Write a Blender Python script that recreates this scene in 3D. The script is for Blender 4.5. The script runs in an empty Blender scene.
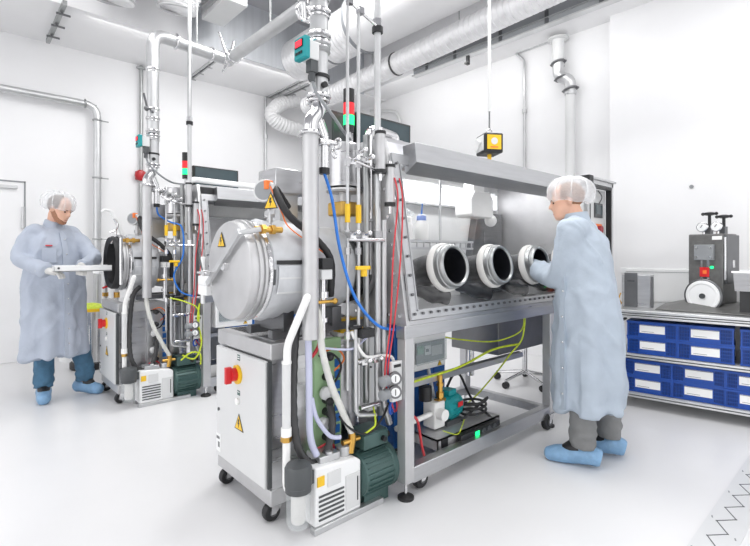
import bpy, bmesh, math, random
from mathutils import Vector as V, Matrix as MX, noise
PI = math.pi
random.seed(4)
SC = bpy.context.scene
COL = SC.collection
XF = [MX.Identity(4)]

# ------------------------------------------------------------------ mesh builder
def smooth_path(pts, k=6):
    pts = [V(p) for p in pts]
    if len(pts) < 3: return pts
    out = []
    n = len(pts)
    for i in range(n-1):
        p0 = pts[max(i-1, 0)]; p1 = pts[i]; p2 = pts[i+1]; p3 = pts[min(i+2, n-1)]
        for j in range(k):
            t = j/k
            out.append(.5*((2*p1)+(-p0+p2)*t+(2*p0-5*p1+4*p2-p3)*t*t+(-p0+3*p1-3*p2+p3)*t**3))
    out.append(pts[-1])
    return out

def bend_path(pts, r, k=5):
    """polyline whose corners are rounded with radius r"""
    pts = [V(p) for p in pts]
    out = [pts[0]]
    for i in range(1, len(pts)-1):
        a = (pts[i-1]-pts[i]); b = (pts[i+1]-pts[i])
        d = min(r, a.length*.49, b.length*.49)
        p = pts[i]+a.normalized()*d; q = pts[i]+b.normalized()*d
        for j in range(k+1):
            t = j/k
            out.append((1-t)**2*p+2*t*(1-t)*pts[i]+t*t*q)
    out.append(pts[-1])
    return out

def frame(d):
    d = V(d).normalized()
    a = V((0, 0, 1)) if abs(d.z) < .95 else V((1, 0, 0))
    u = d.cross(a).normalized(); v = d.cross(u).normalized()
    return u, v

class B:
    def __init__(s): s.v = []; s.f = []
    def add(s, vs, fs):
        n = len(s.v); s.v += [V(v) for v in vs]; s.f += [[i+n for i in f] for f in fs]; return s
    def box(s, x0, x1, y0, y1, z0, z1):
        vs = [(x, y, z) for z in (z0, z1) for y in (y0, y1) for x in (x0, x1)]
        return s.add(vs, [(0,2,3,1),(4,5,7,6),(0,1,5,4),(2,6,7,3),(0,4,6,2),(1,3,7,5)])
    def cbox(s, c, sz, rz=0, rx=0, ry=0):
        m = MX.Translation(V(c)) @ MX.Rotation(rz, 4, 'Z') @ MX.Rotation(ry, 4, 'Y') @ MX.Rotation(rx, 4, 'X')
        vs = [m @ V((x*sz[0]/2, y*sz[1]/2, z*sz[2]/2)) for z in (-1, 1) for y in (-1, 1) for x in (-1, 1)]
        return s.add(vs, [(0,2,3,1),(4,5,7,6),(0,1,5,4),(2,6,7,3),(0,4,6,2),(1,3,7,5)])
    def cyl(s, p0, p1, r0, r1=None, n=20, cap=True):
        r1 = r0 if r1 is None else r1
        p0 = V(p0); p1 = V(p1); u, v = frame(p1-p0)
        vs = []
        for p, r in ((p0, r0), (p1, r1)):
            vs += [p+u*math.cos(2*PI*i/n)*r+v*math.sin(2*PI*i/n)*r for i in range(n)]
        fs = [(i, (i+1) % n, n+(i+1) % n, n+i) for i in range(n)]
        if cap: fs += [tuple(range(n-1, -1, -1)), tuple(range(n, 2*n))]
        return s.add(vs, fs)
    def tube(s, path, r, n=10, cap=True):
        path = [V(p) for p in path]; m = len(path)
        rs = r if isinstance(r, (list, tuple)) else [r]*m
        vs = []; u = None
        for i, p in enumerate(path):
            d = (path[min(i+1, m-1)]-path[max(i-1, 0)])
            if d.length < 1e-9: d = V((0, 0, 1))
            d.normalize()
            if u is None: u, w = frame(d)
            else:
                u = u-d*u.dot(d)
                if u.length < 1e-6: u, w = frame(d)
                u.normalize(); w = d.cross(u)
            vs += [p+u*math.cos(2*PI*j/n)*rs[i]+w*math.sin(2*PI*j/n)*rs[i] for j in range(n)]
        fs = []
        for i in range(m-1):
            fs += [(i*n+j, i*n+(j+1) % n, (i+1)*n+(j+1) % n, (i+1)*n+j) for j in range(n)]
        if cap: fs += [tuple(range(n-1, -1, -1)), tuple(range((m-1)*n, m*n))]
        return s.add(vs, fs)
    def lathe(s, o, axis, prof, n=32, closed=False):
        """prof: list of (radius, distance along axis)"""
        o = V(o); ax = V(axis).normalized(); u, v = frame(ax)
        vs = []; m = len(prof)
        for r, d in prof:
            r = max(r, 1e-4)
            vs += [o+ax*d+u*math.cos(2*PI*i/n)*r+v*math.sin(2*PI*i/n)*r for i in range(n)]
        fs = []
        for k in range(m if closed else m-1):
            k2 = (k+1) % m
            fs += [(k*n+i, k*n+(i+1) % n, k2*n+(i+1) % n, k2*n+i) for i in range(n)]
        if not closed:
            fs += [tuple(range(n-1, -1, -1)), tuple(range((m-1)*n, m*n))]
        return s.add(vs, fs)
    def torus(s, o, axis, R, r, n=32, k=10):
        return s.lathe(o, axis, [(R+r*math.cos(2*PI*j/k), r*math.sin(2*PI*j/k)) for j in range(k)], n, True)
    def prism(s, poly, axis, a0, a1):
        """poly in the two other axes (order yz for x, xz for y, xy for z)"""
        def mk(p, a):
            return {'x': (a, p[0], p[1]), 'y': (p[0], a, p[1]), 'z': (p[0], p[1], a)}[axis]
        n = len(poly)
        vs = [mk(p, a0) for p in poly]+[mk(p, a1) for p in poly]
        fs = [tuple(range(n-1, -1, -1)), tuple(range(n, 2*n))]+[(i, (i+1) % n, n+(i+1) % n, n+i) for i in range(n)]
        return s.add(vs, fs)
    def ball(s, c, r, n=16, k=10, sq=(1, 1, 1)):
        c = V(c); vs = []; fs = []
        for i in range(k+1):
            t = PI*i/k; t = min(max(t, .02), PI-.02)
            for j in range(n):
                p = 2*PI*j/n
                vs.append(c+V((r*sq[0]*math.sin(t)*math.cos(p), r*sq[1]*math.sin(t)*math.sin(p), r*sq[2]*math.cos(t))))
        for i in range(k):
            fs += [(i*n+j, (i+1)*n+j, (i+1)*n+(j+1) % n, i*n+(j+1) % n) for j in range(n)]
        fs += [tuple(range(n)), tuple(range((k+1)*n-1, k*n-1, -1))]
        return s.add(vs, fs)
    def loft(s, rings, n=28, capped=True):
        """rings: (cx,cy,cz,rx,ry) horizontal ellipses"""
        vs = []
        for cx, cy, cz, rx, ry in rings:
            vs += [(cx+rx*math.cos(2*PI*i/n), cy+ry*math.sin(2*PI*i/n), cz) for i in range(n)]
        fs = []; m = len(rings)
        for k in range(m-1):
            fs += [(k*n+i, k*n+(i+1) % n, (k+1)*n+(i+1) % n, (k+1)*n+i) for i in range(n)]
        if capped: fs += [tuple(range(n-1, -1, -1)), tuple(range((m-1)*n, m*n))]
        return s.add(vs, fs)
    def xf(s, m): s.v = [m @ v for v in s.v]; return s

def wloc(o):
    p = V((0, 0, 0))
    while o: p = p+o.location; o = o.parent
    return p

def make(name, b, mat, parent=None, bevel=0, origin=None, flat=False):
    m = XF[-1]
    vs = [m @ v for v in b.v]
    if parent is not None: org = wloc(parent)
    elif origin is not None: org = V(origin)
    else:
        lo = [min(v[i] for v in vs) for i in range(3)]; hi = [max(v[i] for v in vs) for i in range(3)]
        org = V(((lo[0]+hi[0])/2, (lo[1]+hi[1])/2, lo[2]))
    me = bpy.data.meshes.new(name)
    me.from_pydata([v-org for v in vs], [], b.f)
    bm = bmesh.new(); bm.from_mesh(me)
    bmesh.ops.recalc_face_normals(bm, faces=bm.faces)
    bm.to_mesh(me); bm.free()
    if not flat:
        me.polygons.foreach_set('use_smooth', [True]*len(me.polygons))
        me.set_sharp_from_angle(angle=math.radians(38))
    me.materials.append(mat)
    o = bpy.data.objects.new(name, me); COL.objects.link(o)
    if parent is not None: o.parent = parent
    else: o.location = org
    if bevel:
        md = o.modifiers.new('bevel', 'BEVEL'); md.width = bevel; md.segments = 2; md.limit_method = 'ANGLE'
    return o

def T(name, label, cat, loc, group=None):
    o = bpy.data.objects.new(name, None); COL.objects.link(o)
    o.location = XF[-1] @ V(loc); o.empty_display_size = .05
    o['label'] = label; o['category'] = cat
    if group: o['group'] = group
    return o
def S(name, b, mat, label, cat, group=None, bevel=0):
    o = make(name, b, mat, None, bevel); o['label'] = label; o['category'] = cat
    if group: o['group'] = group
    return o
def pieces(b, eps=.003):
    """groups of faces that touch each other, as separate builders"""
    n = len(b.v); par = list(range(n))
    def find(i):
        while par[i] != i: par[i] = par[par[i]]; i = par[i]
        return i
    for f in b.f:
        r = find(f[0])
        for i in f[1:]: par[find(i)] = r
    comp = {}
    for i in range(n): comp.setdefault(find(i), []).append(i)
    ids = list(comp); bb = []
    for k in ids:
        vs = [b.v[i] for i in comp[k]]
        bb.append(([min(v[j] for v in vs)-eps for j in range(3)], [max(v[j] for v in vs)+eps for j in range(3)]))
    m = len(ids); gp = list(range(m))
    def gf(i):
        while gp[i] != i: i = gp[i]
        return i
    for i in range(m):
        for j in range(i):
            if all(bb[i][0][k] < bb[j][1][k] and bb[j][0][k] < bb[i][1][k] for k in range(3)): gp[gf(i)] = gf(j)
    grp = {ids[i]: gf(i) for i in range(m)}
    out = {}
    for f in b.f:
        g = grp[find(f[0])]; q, mp = out.setdefault(g, (B(), {}))
        q.f.append([mp.setdefault(i, len(mp)) if i not in mp else mp[i] for i in f])
    for g, (q, mp) in out.items():
        q.v = [None]*len(mp)
        for i, j in mp.items(): q.v[j] = b.v[i]
    return [q for q, mp in out.values()]
def P(name, b, mat, parent, bevel=0, label=None, whole=False):
    ps = [b] if whole else pieces(b)
    if len(ps) > 60: ps = [b]
    os_ = []
    for q in ps:
        o = make(name, q, mat, parent, bevel); os_.append(o)
        if label: o['label'] = label
    return os_[0]
def struct(name, b, mat, parent=None, bevel=0):
    o = make(name, b, mat, parent, bevel)
    if parent is None: o['kind'] = 'structure'
    return o
def copy_at(o, parent, d):
    c = o.copy(); COL.objects.link(c); c.parent = parent; c.location = o.location+V(d); return c
def copy_tree(o, d=(0, 0, 0), label=None):
    c = o.copy(); COL.objects.link(c); c.location = o.location+V(d)
    if label: c['label'] = label
    for ch in list(o.children):
        k = ch.copy(); COL.objects.link(k); k.parent = c
        for g in list(ch.children):
            q = g.copy(); COL.objects.link(q); q.parent = k
    return c

# ------------------------------------------------------------------ materials
def rgb(h):
    c = [int(h[i:i+2], 16)/255 for i in (0, 2, 4)]
    return tuple(x/12.92 if x < .04045 else ((x+.055)/1.055)**2.4 for x in c)+(1,)
def mat(name, col, rough=.5, metal=0, var=.05, scale=6, bump=0, bscale=60, stretch=None, rvar=.08, **kw):
    m = bpy.data.materials.new(name); m.use_nodes = True
    nt = m.node_tree; N = nt.nodes; L = nt.links
    bs = N['Principled BSDF']
    c = rgb(col) if isinstance(col, str) else col
    tc = N.new('ShaderNodeTexCoord'); mp = N.new('ShaderNodeMapping')
    L.new(tc.outputs['Object'], mp.inputs[0])
    if stretch: mp.inputs['Scale'].default_value = stretch
    nz = N.new('ShaderNodeTexNoise'); nz.inputs['Scale'].default_value = scale; nz.inputs['Detail'].default_value = 3
    L.new(mp.outputs[0], nz.inputs['Vector'])
    rp = N.new('ShaderNodeValToRGB')
    rp.color_ramp.elements[0].position = .3; rp.color_ramp.elements[1].position = .7
    rp.color_ramp.elements[0].color = tuple(x*(1-var) for x in c[:3])+(1,)
    rp.color_ramp.elements[1].color = tuple(min(1, x*(1+var)) for x in c[:3])+(1,)
    L.new(nz.outputs['Fac'], rp.inputs[0]); L.new(rp.outputs[0], bs.inputs['Base Color'])
    mr = N.new('ShaderNodeMapRange')
    mr.inputs['To Min'].default_value = max(0.02, rough-rvar); mr.inputs['To Max'].default_value = min(1, rough+rvar)
    L.new(nz.outputs['Fac'], mr.inputs['Value']); L.new(mr.outputs[0], bs.inputs['Roughness'])
    bs.inputs['Metallic'].default_value = metal
    for k, v in kw.items(): bs.inputs[k.replace('_', ' ')].default_value = v
    if bump:
        n2 = N.new('ShaderNodeTexNoise'); n2.inputs['Scale'].default_value = bscale
        L.new(mp.outputs[0], n2.inputs['Vector'])
        bp = N.new('ShaderNodeBump'); bp.inputs['Strength'].default_value = bump; bp.inputs['Distance'].default_value = .01
        L.new(n2.outputs['Fac'], bp.inputs['Height']); L.new(bp.outputs[0], bs.inputs['Normal'])
    return m
def clear(name, col, alpha_mix, rough=.05, gloss=False):
    """clear sheet: transparent body with a fresnel-weighted gloss"""
    m = bpy.data.materials.new(name); m.use_nodes = True
    nt = m.node_tree; N = nt.nodes; L = nt.links; N.clear()
    out = N.new('ShaderNodeOutputMaterial'); tr = N.new('ShaderNodeBsdfTransparent'); pr = N.new('ShaderNodeBsdfPrincipled')
    pr.inputs['Base Color'].default_value = rgb(col); pr.inputs['Roughness'].default_value = rough
    if gloss: pr = N.new('ShaderNodeBsdfGlossy'); pr.inputs['Color'].default_value = rgb(col); pr.inputs['Roughness'].default_value = rough
    fr = N.new('ShaderNodeLayerWeight'); fr.inputs['Blend'].default_value = .18
    nz = N.new('ShaderNodeTexNoise'); nz.inputs['Scale'].default_value = 25
    mu = N.new('ShaderNodeMath'); mu.operation = 'MULTIPLY_ADD'; mu.inputs[1].default_value = .1; mu.inputs[2].default_value = alpha_mix-.05
    ad = N.new('ShaderNodeMath'); ad.operation = 'ADD'; ad.use_clamp = True
    pw = N.new('ShaderNodeMath'); pw.operation = 'POWER'; pw.inputs[1].default_value = 4
    L.new(fr.outputs['Facing'], pw.inputs[0])
    L.new(nz.outputs['Fac'], mu.inputs[0]); L.new(mu.outputs[0], ad.inputs[0]); L.new(pw.outputs[0], ad.inputs[1])
    mx = N.new('ShaderNodeMixShader')
    L.new(ad.outputs[0], mx.inputs[0]); L.new(tr.outputs[0], mx.inputs[1]); L.new(pr.outputs[0], mx.inputs[2])
    L.new(mx.outputs[0], out.inputs[0])
    return m
def glow(name, col, strength):
    m = bpy.data.materials.new(name); m.use_nodes = True
    bs = m.node_tree.nodes['Principled BSDF']
    bs.inputs['Base Color'].default_value = rgb(col); bs.inputs['Emission Color'].default_value = rgb(col)
    bs.inputs['Emission Strength'].default_value = strength
    return m

M = dict(
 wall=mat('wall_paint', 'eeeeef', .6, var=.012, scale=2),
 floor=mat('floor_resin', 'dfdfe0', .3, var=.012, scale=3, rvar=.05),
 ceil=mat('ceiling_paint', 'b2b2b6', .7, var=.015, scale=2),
 door=mat('door_paint', 'f0f0f1', .4, var=.01),
 seam=mat('dark_seam', '6b6c6e', .6),
 steel=mat('brushed_steel', 'c2c2c4', .3, 1, .08, 5, .012, 60, (1, 1, 8)),
 steelh=mat('brushed_steel_across', 'bdbec0', .36, 1, .05, 5, .006, 90, (1, 10, 10)),
 satin=mat('satin_steel', 'c9c9ca', .5, .85, .06, 8),
 dsteel=mat('dark_steel', '77787a', .4, .9, .12, 7),
 chrome=mat('polished_steel', 'dededf', .16, 1, .05, 9, rvar=.05),
 galv=mat('galvanised_tube', 'a9abab', .38, 1, .1, 10),
 alu=mat('aluminium', 'c9cacb', .36, .8, .05, 12),
 foil=mat('crinkled_foil', 'd9d9da', .22, .9, .08, 10, .8, 26),
 blanket=mat('insulation_cloth', 'c3c5c8', .5, .15, .14, 7, .5, 14),
 white=mat('white_enamel', 'eff0f0', .35, var=.015),
 pwhite=mat('white_plastic', 'f2f2f0', .4, var=.015),
 cream=mat('white_rubber', 'd9d8d5', .5, var=.03),
 lgrey=mat('light_grey_enamel', 'd7d8d8', .4, var=.02),
 grey=mat('grey_paint', '8d9093', .45, var=.05),
 press=mat('hammered_grey_paint', '6c6c6b', .42, .3, .12, 30, .2, 120),
 dgrey=mat('dark_grey_plastic', '4b4e50', .42, var=.06),
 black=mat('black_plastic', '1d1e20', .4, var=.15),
 rubber=mat('black_rubber', '232325', .55, var=.2, scale=20),
 hoseb=mat('black_hose', '3b3b3c', .45, var=.15, scale=30),
 glove=mat('black_glove_rubber', '15161b', .35, var=.25, scale=12, bump=.4, bscale=18),
 shade_blue=mat('shaded_blue_plastic', '0c2f72', .5, var=.1),
 blue=mat('blue_plastic', '1448a0', .4, var=.07, scale=20),
 bluep=mat('blue_panel', '1f62ad', .4, var=.05),
 blueh=mat('blue_hose', '2a76cf', .35, var=.08),
 lilac=mat('translucent_lilac_hose', 'cfd2ea', .3, var=.05, Transmission_Weight=.15),
 whiteh=mat('white_hose', 'd3d3ce', .4, var=.06, scale=30),
 red=mat('red_plastic', 'd1262b', .35, var=.08),
 redh=mat('red_tube', 'cf3a42', .35, var=.08),
 dred=mat('dark_red_tape', '9c2f3c', .5, var=.1),
 orange=mat('orange_cable', 'ef7d3a', .45, var=.06),
 yellow=mat('yellow_plastic', 'f0c226', .4, var=.05),
 ygr=mat('yellow_green_wire', 'c6d833', .45, var=.2, scale=40),
 green=mat('green_panel', '9fc294', .5, var=.05),
 mgreen=mat('motor_green', '47625f', .38, .2, .1, 12),
 teal=mat('teal_paint', '159094', .38, var=.06),
 brass=mat('brass', 'cfa455', .3, 1, .1, 14),
 gold=mat('bronze_yellow', 'd6ad5a', .42, .6, .08, 12),
 coat=mat('lab_coat_cloth', 'b2bac8', .72, var=.05, scale=9, bump=.25, bscale=35),
 coat2=mat('pale_lab_coat_cloth', 'adb8c4', .72, var=.05, scale=9, bump=.25, bscale=35),
 stitch=mat('coat_trim', '8f99ab', .8, var=.1),
 jeans=mat('denim', '476d88', .8, var=.22, scale=14, bump=.3, bscale=60),
 trous=mat('grey_trouser_cloth', '7b7c7c', .8, var=.08, scale=12, bump=.2, bscale=60),
 shoe=mat('shoe_cover_film', '7fa6c9', .4, var=.12, scale=22, bump=.6, bscale=40),
 skin=mat('skin', 'e3b49b', .5, var=.06, scale=20, Subsurface_Weight=.1),
 hair=mat('brown_hair', '5b402f', .6, var=.2, scale=60),
 beard=mat('short_beard', 'a3745a', .7, var=.15, scale=80),
 lip=mat('lips', 'b9776d', .5), eye=mat('eye_dark', '2c2320', .2),
 gauze=clear('cap_gauze', 'f4f6f8', .36, .7),
 glass=clear('window_glass', 'ffffff', .03, .02, gloss=True),
 cup=clear('clear_cup', 'e8eef0', .2, .05),
 lpane=clear('smoked_cover', 'b6c1c4', .3, .05),
 screen=mat('switched_off_screen', '3d4b50', .12, var=.1),
 lscreen=mat('lcd_green', '7fae93', .3, var=.1),
 paper=mat('paper_label', 'f4f4f2', .6, var=.01),
 redled=glow('red_display', 'ff2030', 1.2), grnled=glow('green_lamp', '17e07a', 1.2), redlamp=glow('red_lamp', 'd8202a', .35),
 duct=mat('flexible_foil_duct', 'ececed', .36, .45, .05, 16, .1, 50),
 ductw=mat('white_duct_wrap', 'e2e2e3', .5, .1, .02, 6),
)

# ------------------------------------------------------------------ small shared pieces
def clamp(b, c, ax, R, r=.008):                     # vacuum clamp ring with its bolt ear
    b.torus(c, ax, R, r, 24, 8)
    u, v = frame(ax)
    b.cbox(V(c)+u*(R+.014), (.022, .022, .018)); b.cyl(V(c)+u*(R+.03)-v*.018, V(c)+u*(R+.03)+v*.018, .005, n=8)
    return b
def triangle(parent, c, ux, uz, s, name='warning_sign'):
    c = V(c); ux = V(ux).normalized(); uz = V(uz).normalized(); n = ux.cross(uz).normalized()
    def tri(k, d): return [c+ux*(-s*k)+uz*(-s*.6*k)+n*d, c+ux*(s*k)+uz*(-s*.6*k)+n*d, c+uz*(s*1.13*k)+n*d]
    def slab(k, d0, d1):
        a = tri(k, d0); b = tri(k, d1)
        return B().add(a+b, [(0, 1, 2), (5, 4, 3), (0, 3, 4, 1), (1, 4, 5, 2), (2, 5, 3, 0)])
    p = P(name, slab(1, 0, .002), M['black'], parent)
    P('face', slab(.82, 0, .003), M['yellow'], p)
    z = [(-.12, .55), (.16, .55), (.02, .2), (.2, .2), (-.1, -.4), (0, .02), (-.2, .02)]
    vs = [c+ux*(x*s)+uz*(y*s)+n*.0042 for x, y in z]; ws = [c+ux*(x*s)+uz*(y*s)+n*.003 for x, y in z]
    k = len(z)
    P('symbol', B().add(vs+ws, [tuple(range(k)), tuple(range(2*k-1, k-1, -1))]+[(i, (i+1) % k, k+(i+1) % k, k+i) for i in range(k)]), M['black'], p)
    return p
def caster(parent, x, y, top, r=.05):
    c = P('caster', B().box(x-.035, x+.035, y-.035, y+.035, top-.008, top).prism([(x-.04, top), (x+.03, top), (x-.02, r-.005), (x-.045, r-.005)], 'y', y-.03, y-.024).prism([(x-.04, top), (x+.03, top), (x-.02, r-.005), (x-.045, r-.005)], 'y', y+.024, y+.03), M['chrome'], parent)
    P('wheel', B().lathe((x-.03, y-.02, r), (0, 1, 0), [(r*.5, 0), (r*.9, 0), (r, .008), (r, .032), (r*.9, .04), (r*.5, .04)], 20), M['rubber'], c)
    P('hub', B().cyl((x-.03, y-.027, r), (x-.03, y+.027, r), r*.4, n=16), M['dsteel'], c)
    return c
def foot(parent, x, y, top):
    f = P('foot', B().lathe((x, y, 0), (0, 0, 1), [(.045, 0), (.045, .012), (.015, .028)], 20), M['rubber'], parent)
    P('threaded_rod', B().cyl((x, y, .02), (x, y, top), .009, n=10), M['chrome'], f)
    return f

# ================================================================== the room
struct('floor', B().box(-5, 6.2, -3, 7.3, -.05, 0), M['floor'])
wl = struct('wall_left', B().box(-5, -.32, 7.05, 7.2, 0, 4.75).box(.64, 5.56, 7.05, 7.2, 0, 4.75).box(-.32, .64, 7.05, 7.2, 2.19, 4.75), M['wall'])
struct('wall_right', B().box(5.56, 5.7, 2.1, 7.2, 0, 4.75).box(5.44, 5.7, -3, 2.1, 0, 4.75), M['wall'])
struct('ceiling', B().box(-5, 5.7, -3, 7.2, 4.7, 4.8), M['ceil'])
struct('trim_1', B().box(-5, 5.56, 5.86, 7.05, 3.95, 4.7), M['wall'])
struct('trim_2', B().box(5.03, 5.56, 2.1, 5.86, 3.97, 4.7).box(5.03, 5.44, -3, 2.1, 3.97, 4.7), M['wall'])
d = struct('door_1', B().box(-.3, .625, 7.055, 7.1, .01, 2.175), M['door'], None, .003)
struct('door_frame', B().box(.625, .64, 7.047, 7.06, 0, 2.19).box(-.3, .64, 7.047, 7.06, 2.175, 2.19), M['grey'], d)
struct('door_closer', B().box(.36, .56, 7.02, 7.055, 2.09, 2.13), M['alu'], d, .004)
struct('hinge', B().cyl((.615, 7.035, 1.62), (.615, 7.035, 1.88), .018, n=12), M['alu'], d)
struct('trim_3', B().box(5.425, 5.44, .3, 1.98, 1.1, 1.16), M['white'], None, .004)

# expansion joint strip in the floor with its finger seam
fp = struct('trim_4', B().box(2.1, 4.6, .452, .612, 0, .003), mat('joint_plate', 'd9dadb', .4, .2, .02))
pts = []
for i in range(13):
    x = 2.25+i*.177
    pts += [(x, .571, .0045), (x+.08, .507, .0045)]
seamb = B()
for a, b in zip(pts[:-1], pts[1:]):
    a = V(a); b = V(b); dd = (b-a).normalized(); n = V((-dd.y, dd.x, 0))*.0022
    seamb.add([a-n, b-n, b+n, a+n, a-n+V((0, 0, -.002)), b-n+V((0, 0, -.002)), b+n+V((0, 0, -.002)), a+n+V((0, 0, -.002))], [(0, 1, 2, 3), (4, 7, 6, 5), (0, 4, 5, 1), (1, 5, 6, 2), (2, 6, 7, 3), (3, 7, 4, 0)])
for p in pts: seamb.cyl((p[0], p[1], .002), (p[0], p[1], .005), .004, n=8)
struct('finger_seam', seamb, M['dgrey'], fp)
scr = B()
for i in range(6):
    scr.cbox((2.3+i*.36, .475, .003), (.02, .006, .003), .3).cbox((2.45+i*.36, .595, .003), (.02, .006, .003), .3)
struct('screw_row', scr, M['grey'], fp)

# ------------------------------------------------------------------ overhead services
def slot(x, y0, y1, label):
    t = T('slot_diffuser', label, 'ceiling vent', (x, (y0+y1)/2, 3.92), 'narrow slot vents in the white ceiling strip')
    P('frame', B().box(x-.035, x-.014, y0, y1, 3.925, 3.95).box(x+.014, x+.035, y0, y1, 3.925, 3.95), M['alu'], t)
    P('slot', B().box(x-.014, x+.014, y0, y1, 3.935, 3.95), M['seam'], t)
    for k in range(3): P('clip', B().cyl((x-.02, y0+.2+k*.3, 3.9), (x+.05, y0+.2+k*.3, 3.9), .009, n=8).box(x-.01, x+.01, y0+.19+k*.3, y0+.21+k*.3, 3.9, 3.93), M['galv'], t)
slot(2.62, 6.15, 7.0, 'slotted ceiling vent left of the tall pipe with crank lever, leftmost slot')
slot(3.92, 5.9, 7.0, 'slotted ceiling vent ending behind the teal display box, left one of a pair')
slot(4.08, 6.0, 7.0, 'slotted ceiling vent nearest the back corner, right one of a pair')
struct('trim_5', B().box(2.2, 5.03, 5.84, 5.86, 3.95, 4.7), mat('recess_sheet_metal', 'c3c6ca', .5, .3, .06, 3, 0, 60, (6, 1, .2)))
t = T('hanger_rail', 'perforated hanger rail with bolts under the ceiling at top left', 'rail', (.85, 6.3, 3.88))
P('rail', B().box(.83, .87, 5.75, 6.95, 3.9, 3.95), M['galv'], t)
for k in range(3): P('bolt', B().cyl((.8, 5.95+k*.35, 3.88), (.93, 5.95+k*.35, 3.88), .012, n=8).cyl((.85, 5.95+k*.35, 3.87), (.85, 5.95+k*.35, 3.92), .01, n=8), M['dsteel'], t)

def ribbed(path, r, amp, step=1):
    path = [V(p) for p in path]; q = []; rs = []
    for i, p in enumerate(path):
        q.append(p); rs.append(r+(amp if i % 2 else -amp))
    return q, rs
def lin(a, b, n): return [V(a).lerp(V(b), i/n) for i in range(n+1)]
t = T('flexible_duct', 'silver ribbed air duct running slanted across the right side under the ceiling', 'air duct', (4.02, 3.5, 3.45))
q = []; rs = []
for i in range(72):
    for f_, r_ in ((0, .132), (.66, .132), (.74, .123), (.92, .123)):
        k_ = (i+f_)/72; q.append(V((4.02, 6-4.8*k_, 3.57+.165*k_))); rs.append(r_)
P('hose', B().tube(q, rs, 24), M['duct'], t)
for y in (4.05, 5.6): P('band', B().cyl((4.02, y-.012, 3.57+(6-y)*.0344), (4.02, y+.012, 3.57+(6-y)*.0344), .14, n=28), M['hoseb'], t)
for y in (3.1, 4.5): P('hanger', B().cyl((4.02, y, 3.74), (4.02, y, 4.7), .006, n=8), M['galv'], t)
t = T('air_duct', 'big white air duct above the slim silver one, ribbed at its end', 'air duct', (3.72, 4, 3.85))
P('duct', B().cyl((3.75, 4.35, 4.15), (3.75, 1.5, 4.15), .34, n=40), M['ductw'], t)
q, rs = ribbed(lin((3.75, 5.86, 4.15), (3.75, 4.35, 4.15), 42), .285, .009)
P('flexible_end', B().tube(q, rs, 32), M['duct'], t)
P('band', B().cyl((3.75, 4.38, 4.15), (3.75, 4.33, 4.15), .35, n=40).cyl((3.75, 5.0, 4.15), (3.75, 4.97, 4.15), .3, n=40), M['grey'], t)
t = T('vent_trough', 'grey ventilation trough with dark straps along the right wall under the ceiling', 'vent', (5.0, 3.3, 3.8))
P('trough', B().box(4.97, 5.03, 1.7, 4.66, 3.9, 4.16), M['grey'], t)
P('lip', B().box(4.93, 5.03, 1.7, 4.66, 3.885, 3.9).box(4.95, 4.97, 1.7, 4.66, 3.975, 3.985), M['alu'], t)
for y in (2.0, 2.6, 3.2, 3.9, 4.4): P('strap', B().box(4.955, 4.97, y-.02, y+.02, 3.89, 4.17), M['dgrey'], t)
P('bracket', B().box(4.94, 4.97, 3.66, 3.7, 3.78, 3.9).box(4.9, 4.97, 3.66, 3.7, 3.77, 3.79), M['black'], t)
# ribbed elbows hanging from the recess at top left
def elbow(x, y, r, label):
    t = T('duct_elbow', label, 'air duct', (x, y, 4.2), 'round ribbed ducts coming down at top left')
    path = smooth_path([(x+.1, y-.5, 4.66), (x+.05, y-.2, 4.4), (x, y, 4.15), (x-.02, y+.05, 4.0)], 8)
    q, rs = ribbed(path, r, .008)
    P('hose', B().tube(q, rs, 28), M['duct'], t)
    P('collar', B().torus((x-.02, y+.05, 4.0), (.05, .2, -1), r*.97, .016, 32), M['satin'], t)
elbow(1.26, 5.45, .2, 'ribbed duct mouth above the upright pipe, near the top left corner')
elbow(1.84, 5.2, .2, 'ribbed duct mouth at the top edge beside the two thin upright tubes')
t = T('duct_box', 'boxy white ventilation unit hanging from the ceiling above the crossing pipes', 'air duct', (2.4, 5.4, 4.1))
P('body', B().box(2.22, 2.5, 4.95, 5.6, 4.15, 4.5), M['lgrey'], t, .01)
P('grille', B().box(2.2, 2.22, 5.0, 5.55, 4.2, 4.26).box(2.2, 2.22, 5.0, 5.55, 4.3, 4.36), M['alu'], t)
P('hanger', B().cyl((2.3, 5.3, 4.5), (2.3, 5.3, 4.7), .012, n=8).cyl((2.45, 5.1, 4.5), (2.45, 5.1, 4.7), .012, n=8), M['galv'], t)
t = T('flexible_duct', 'wide ribbed duct lying under the ceiling strip in the back corner', 'air duct', (4.1, 6.7, 3.4))
q, rs = ribbed(smooth_path([(4.4, 6.75, 3.95), (4.0, 6.75, 3.78), (3.82, 6.72, 3.55), (4.05, 6.7, 3.42), (4.6, 6.7, 3.42), (5.55, 6.7, 3.42)], 14), .115, .007)
P('hose', B().tube(q, rs, 20), M['ductw'], t)

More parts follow.
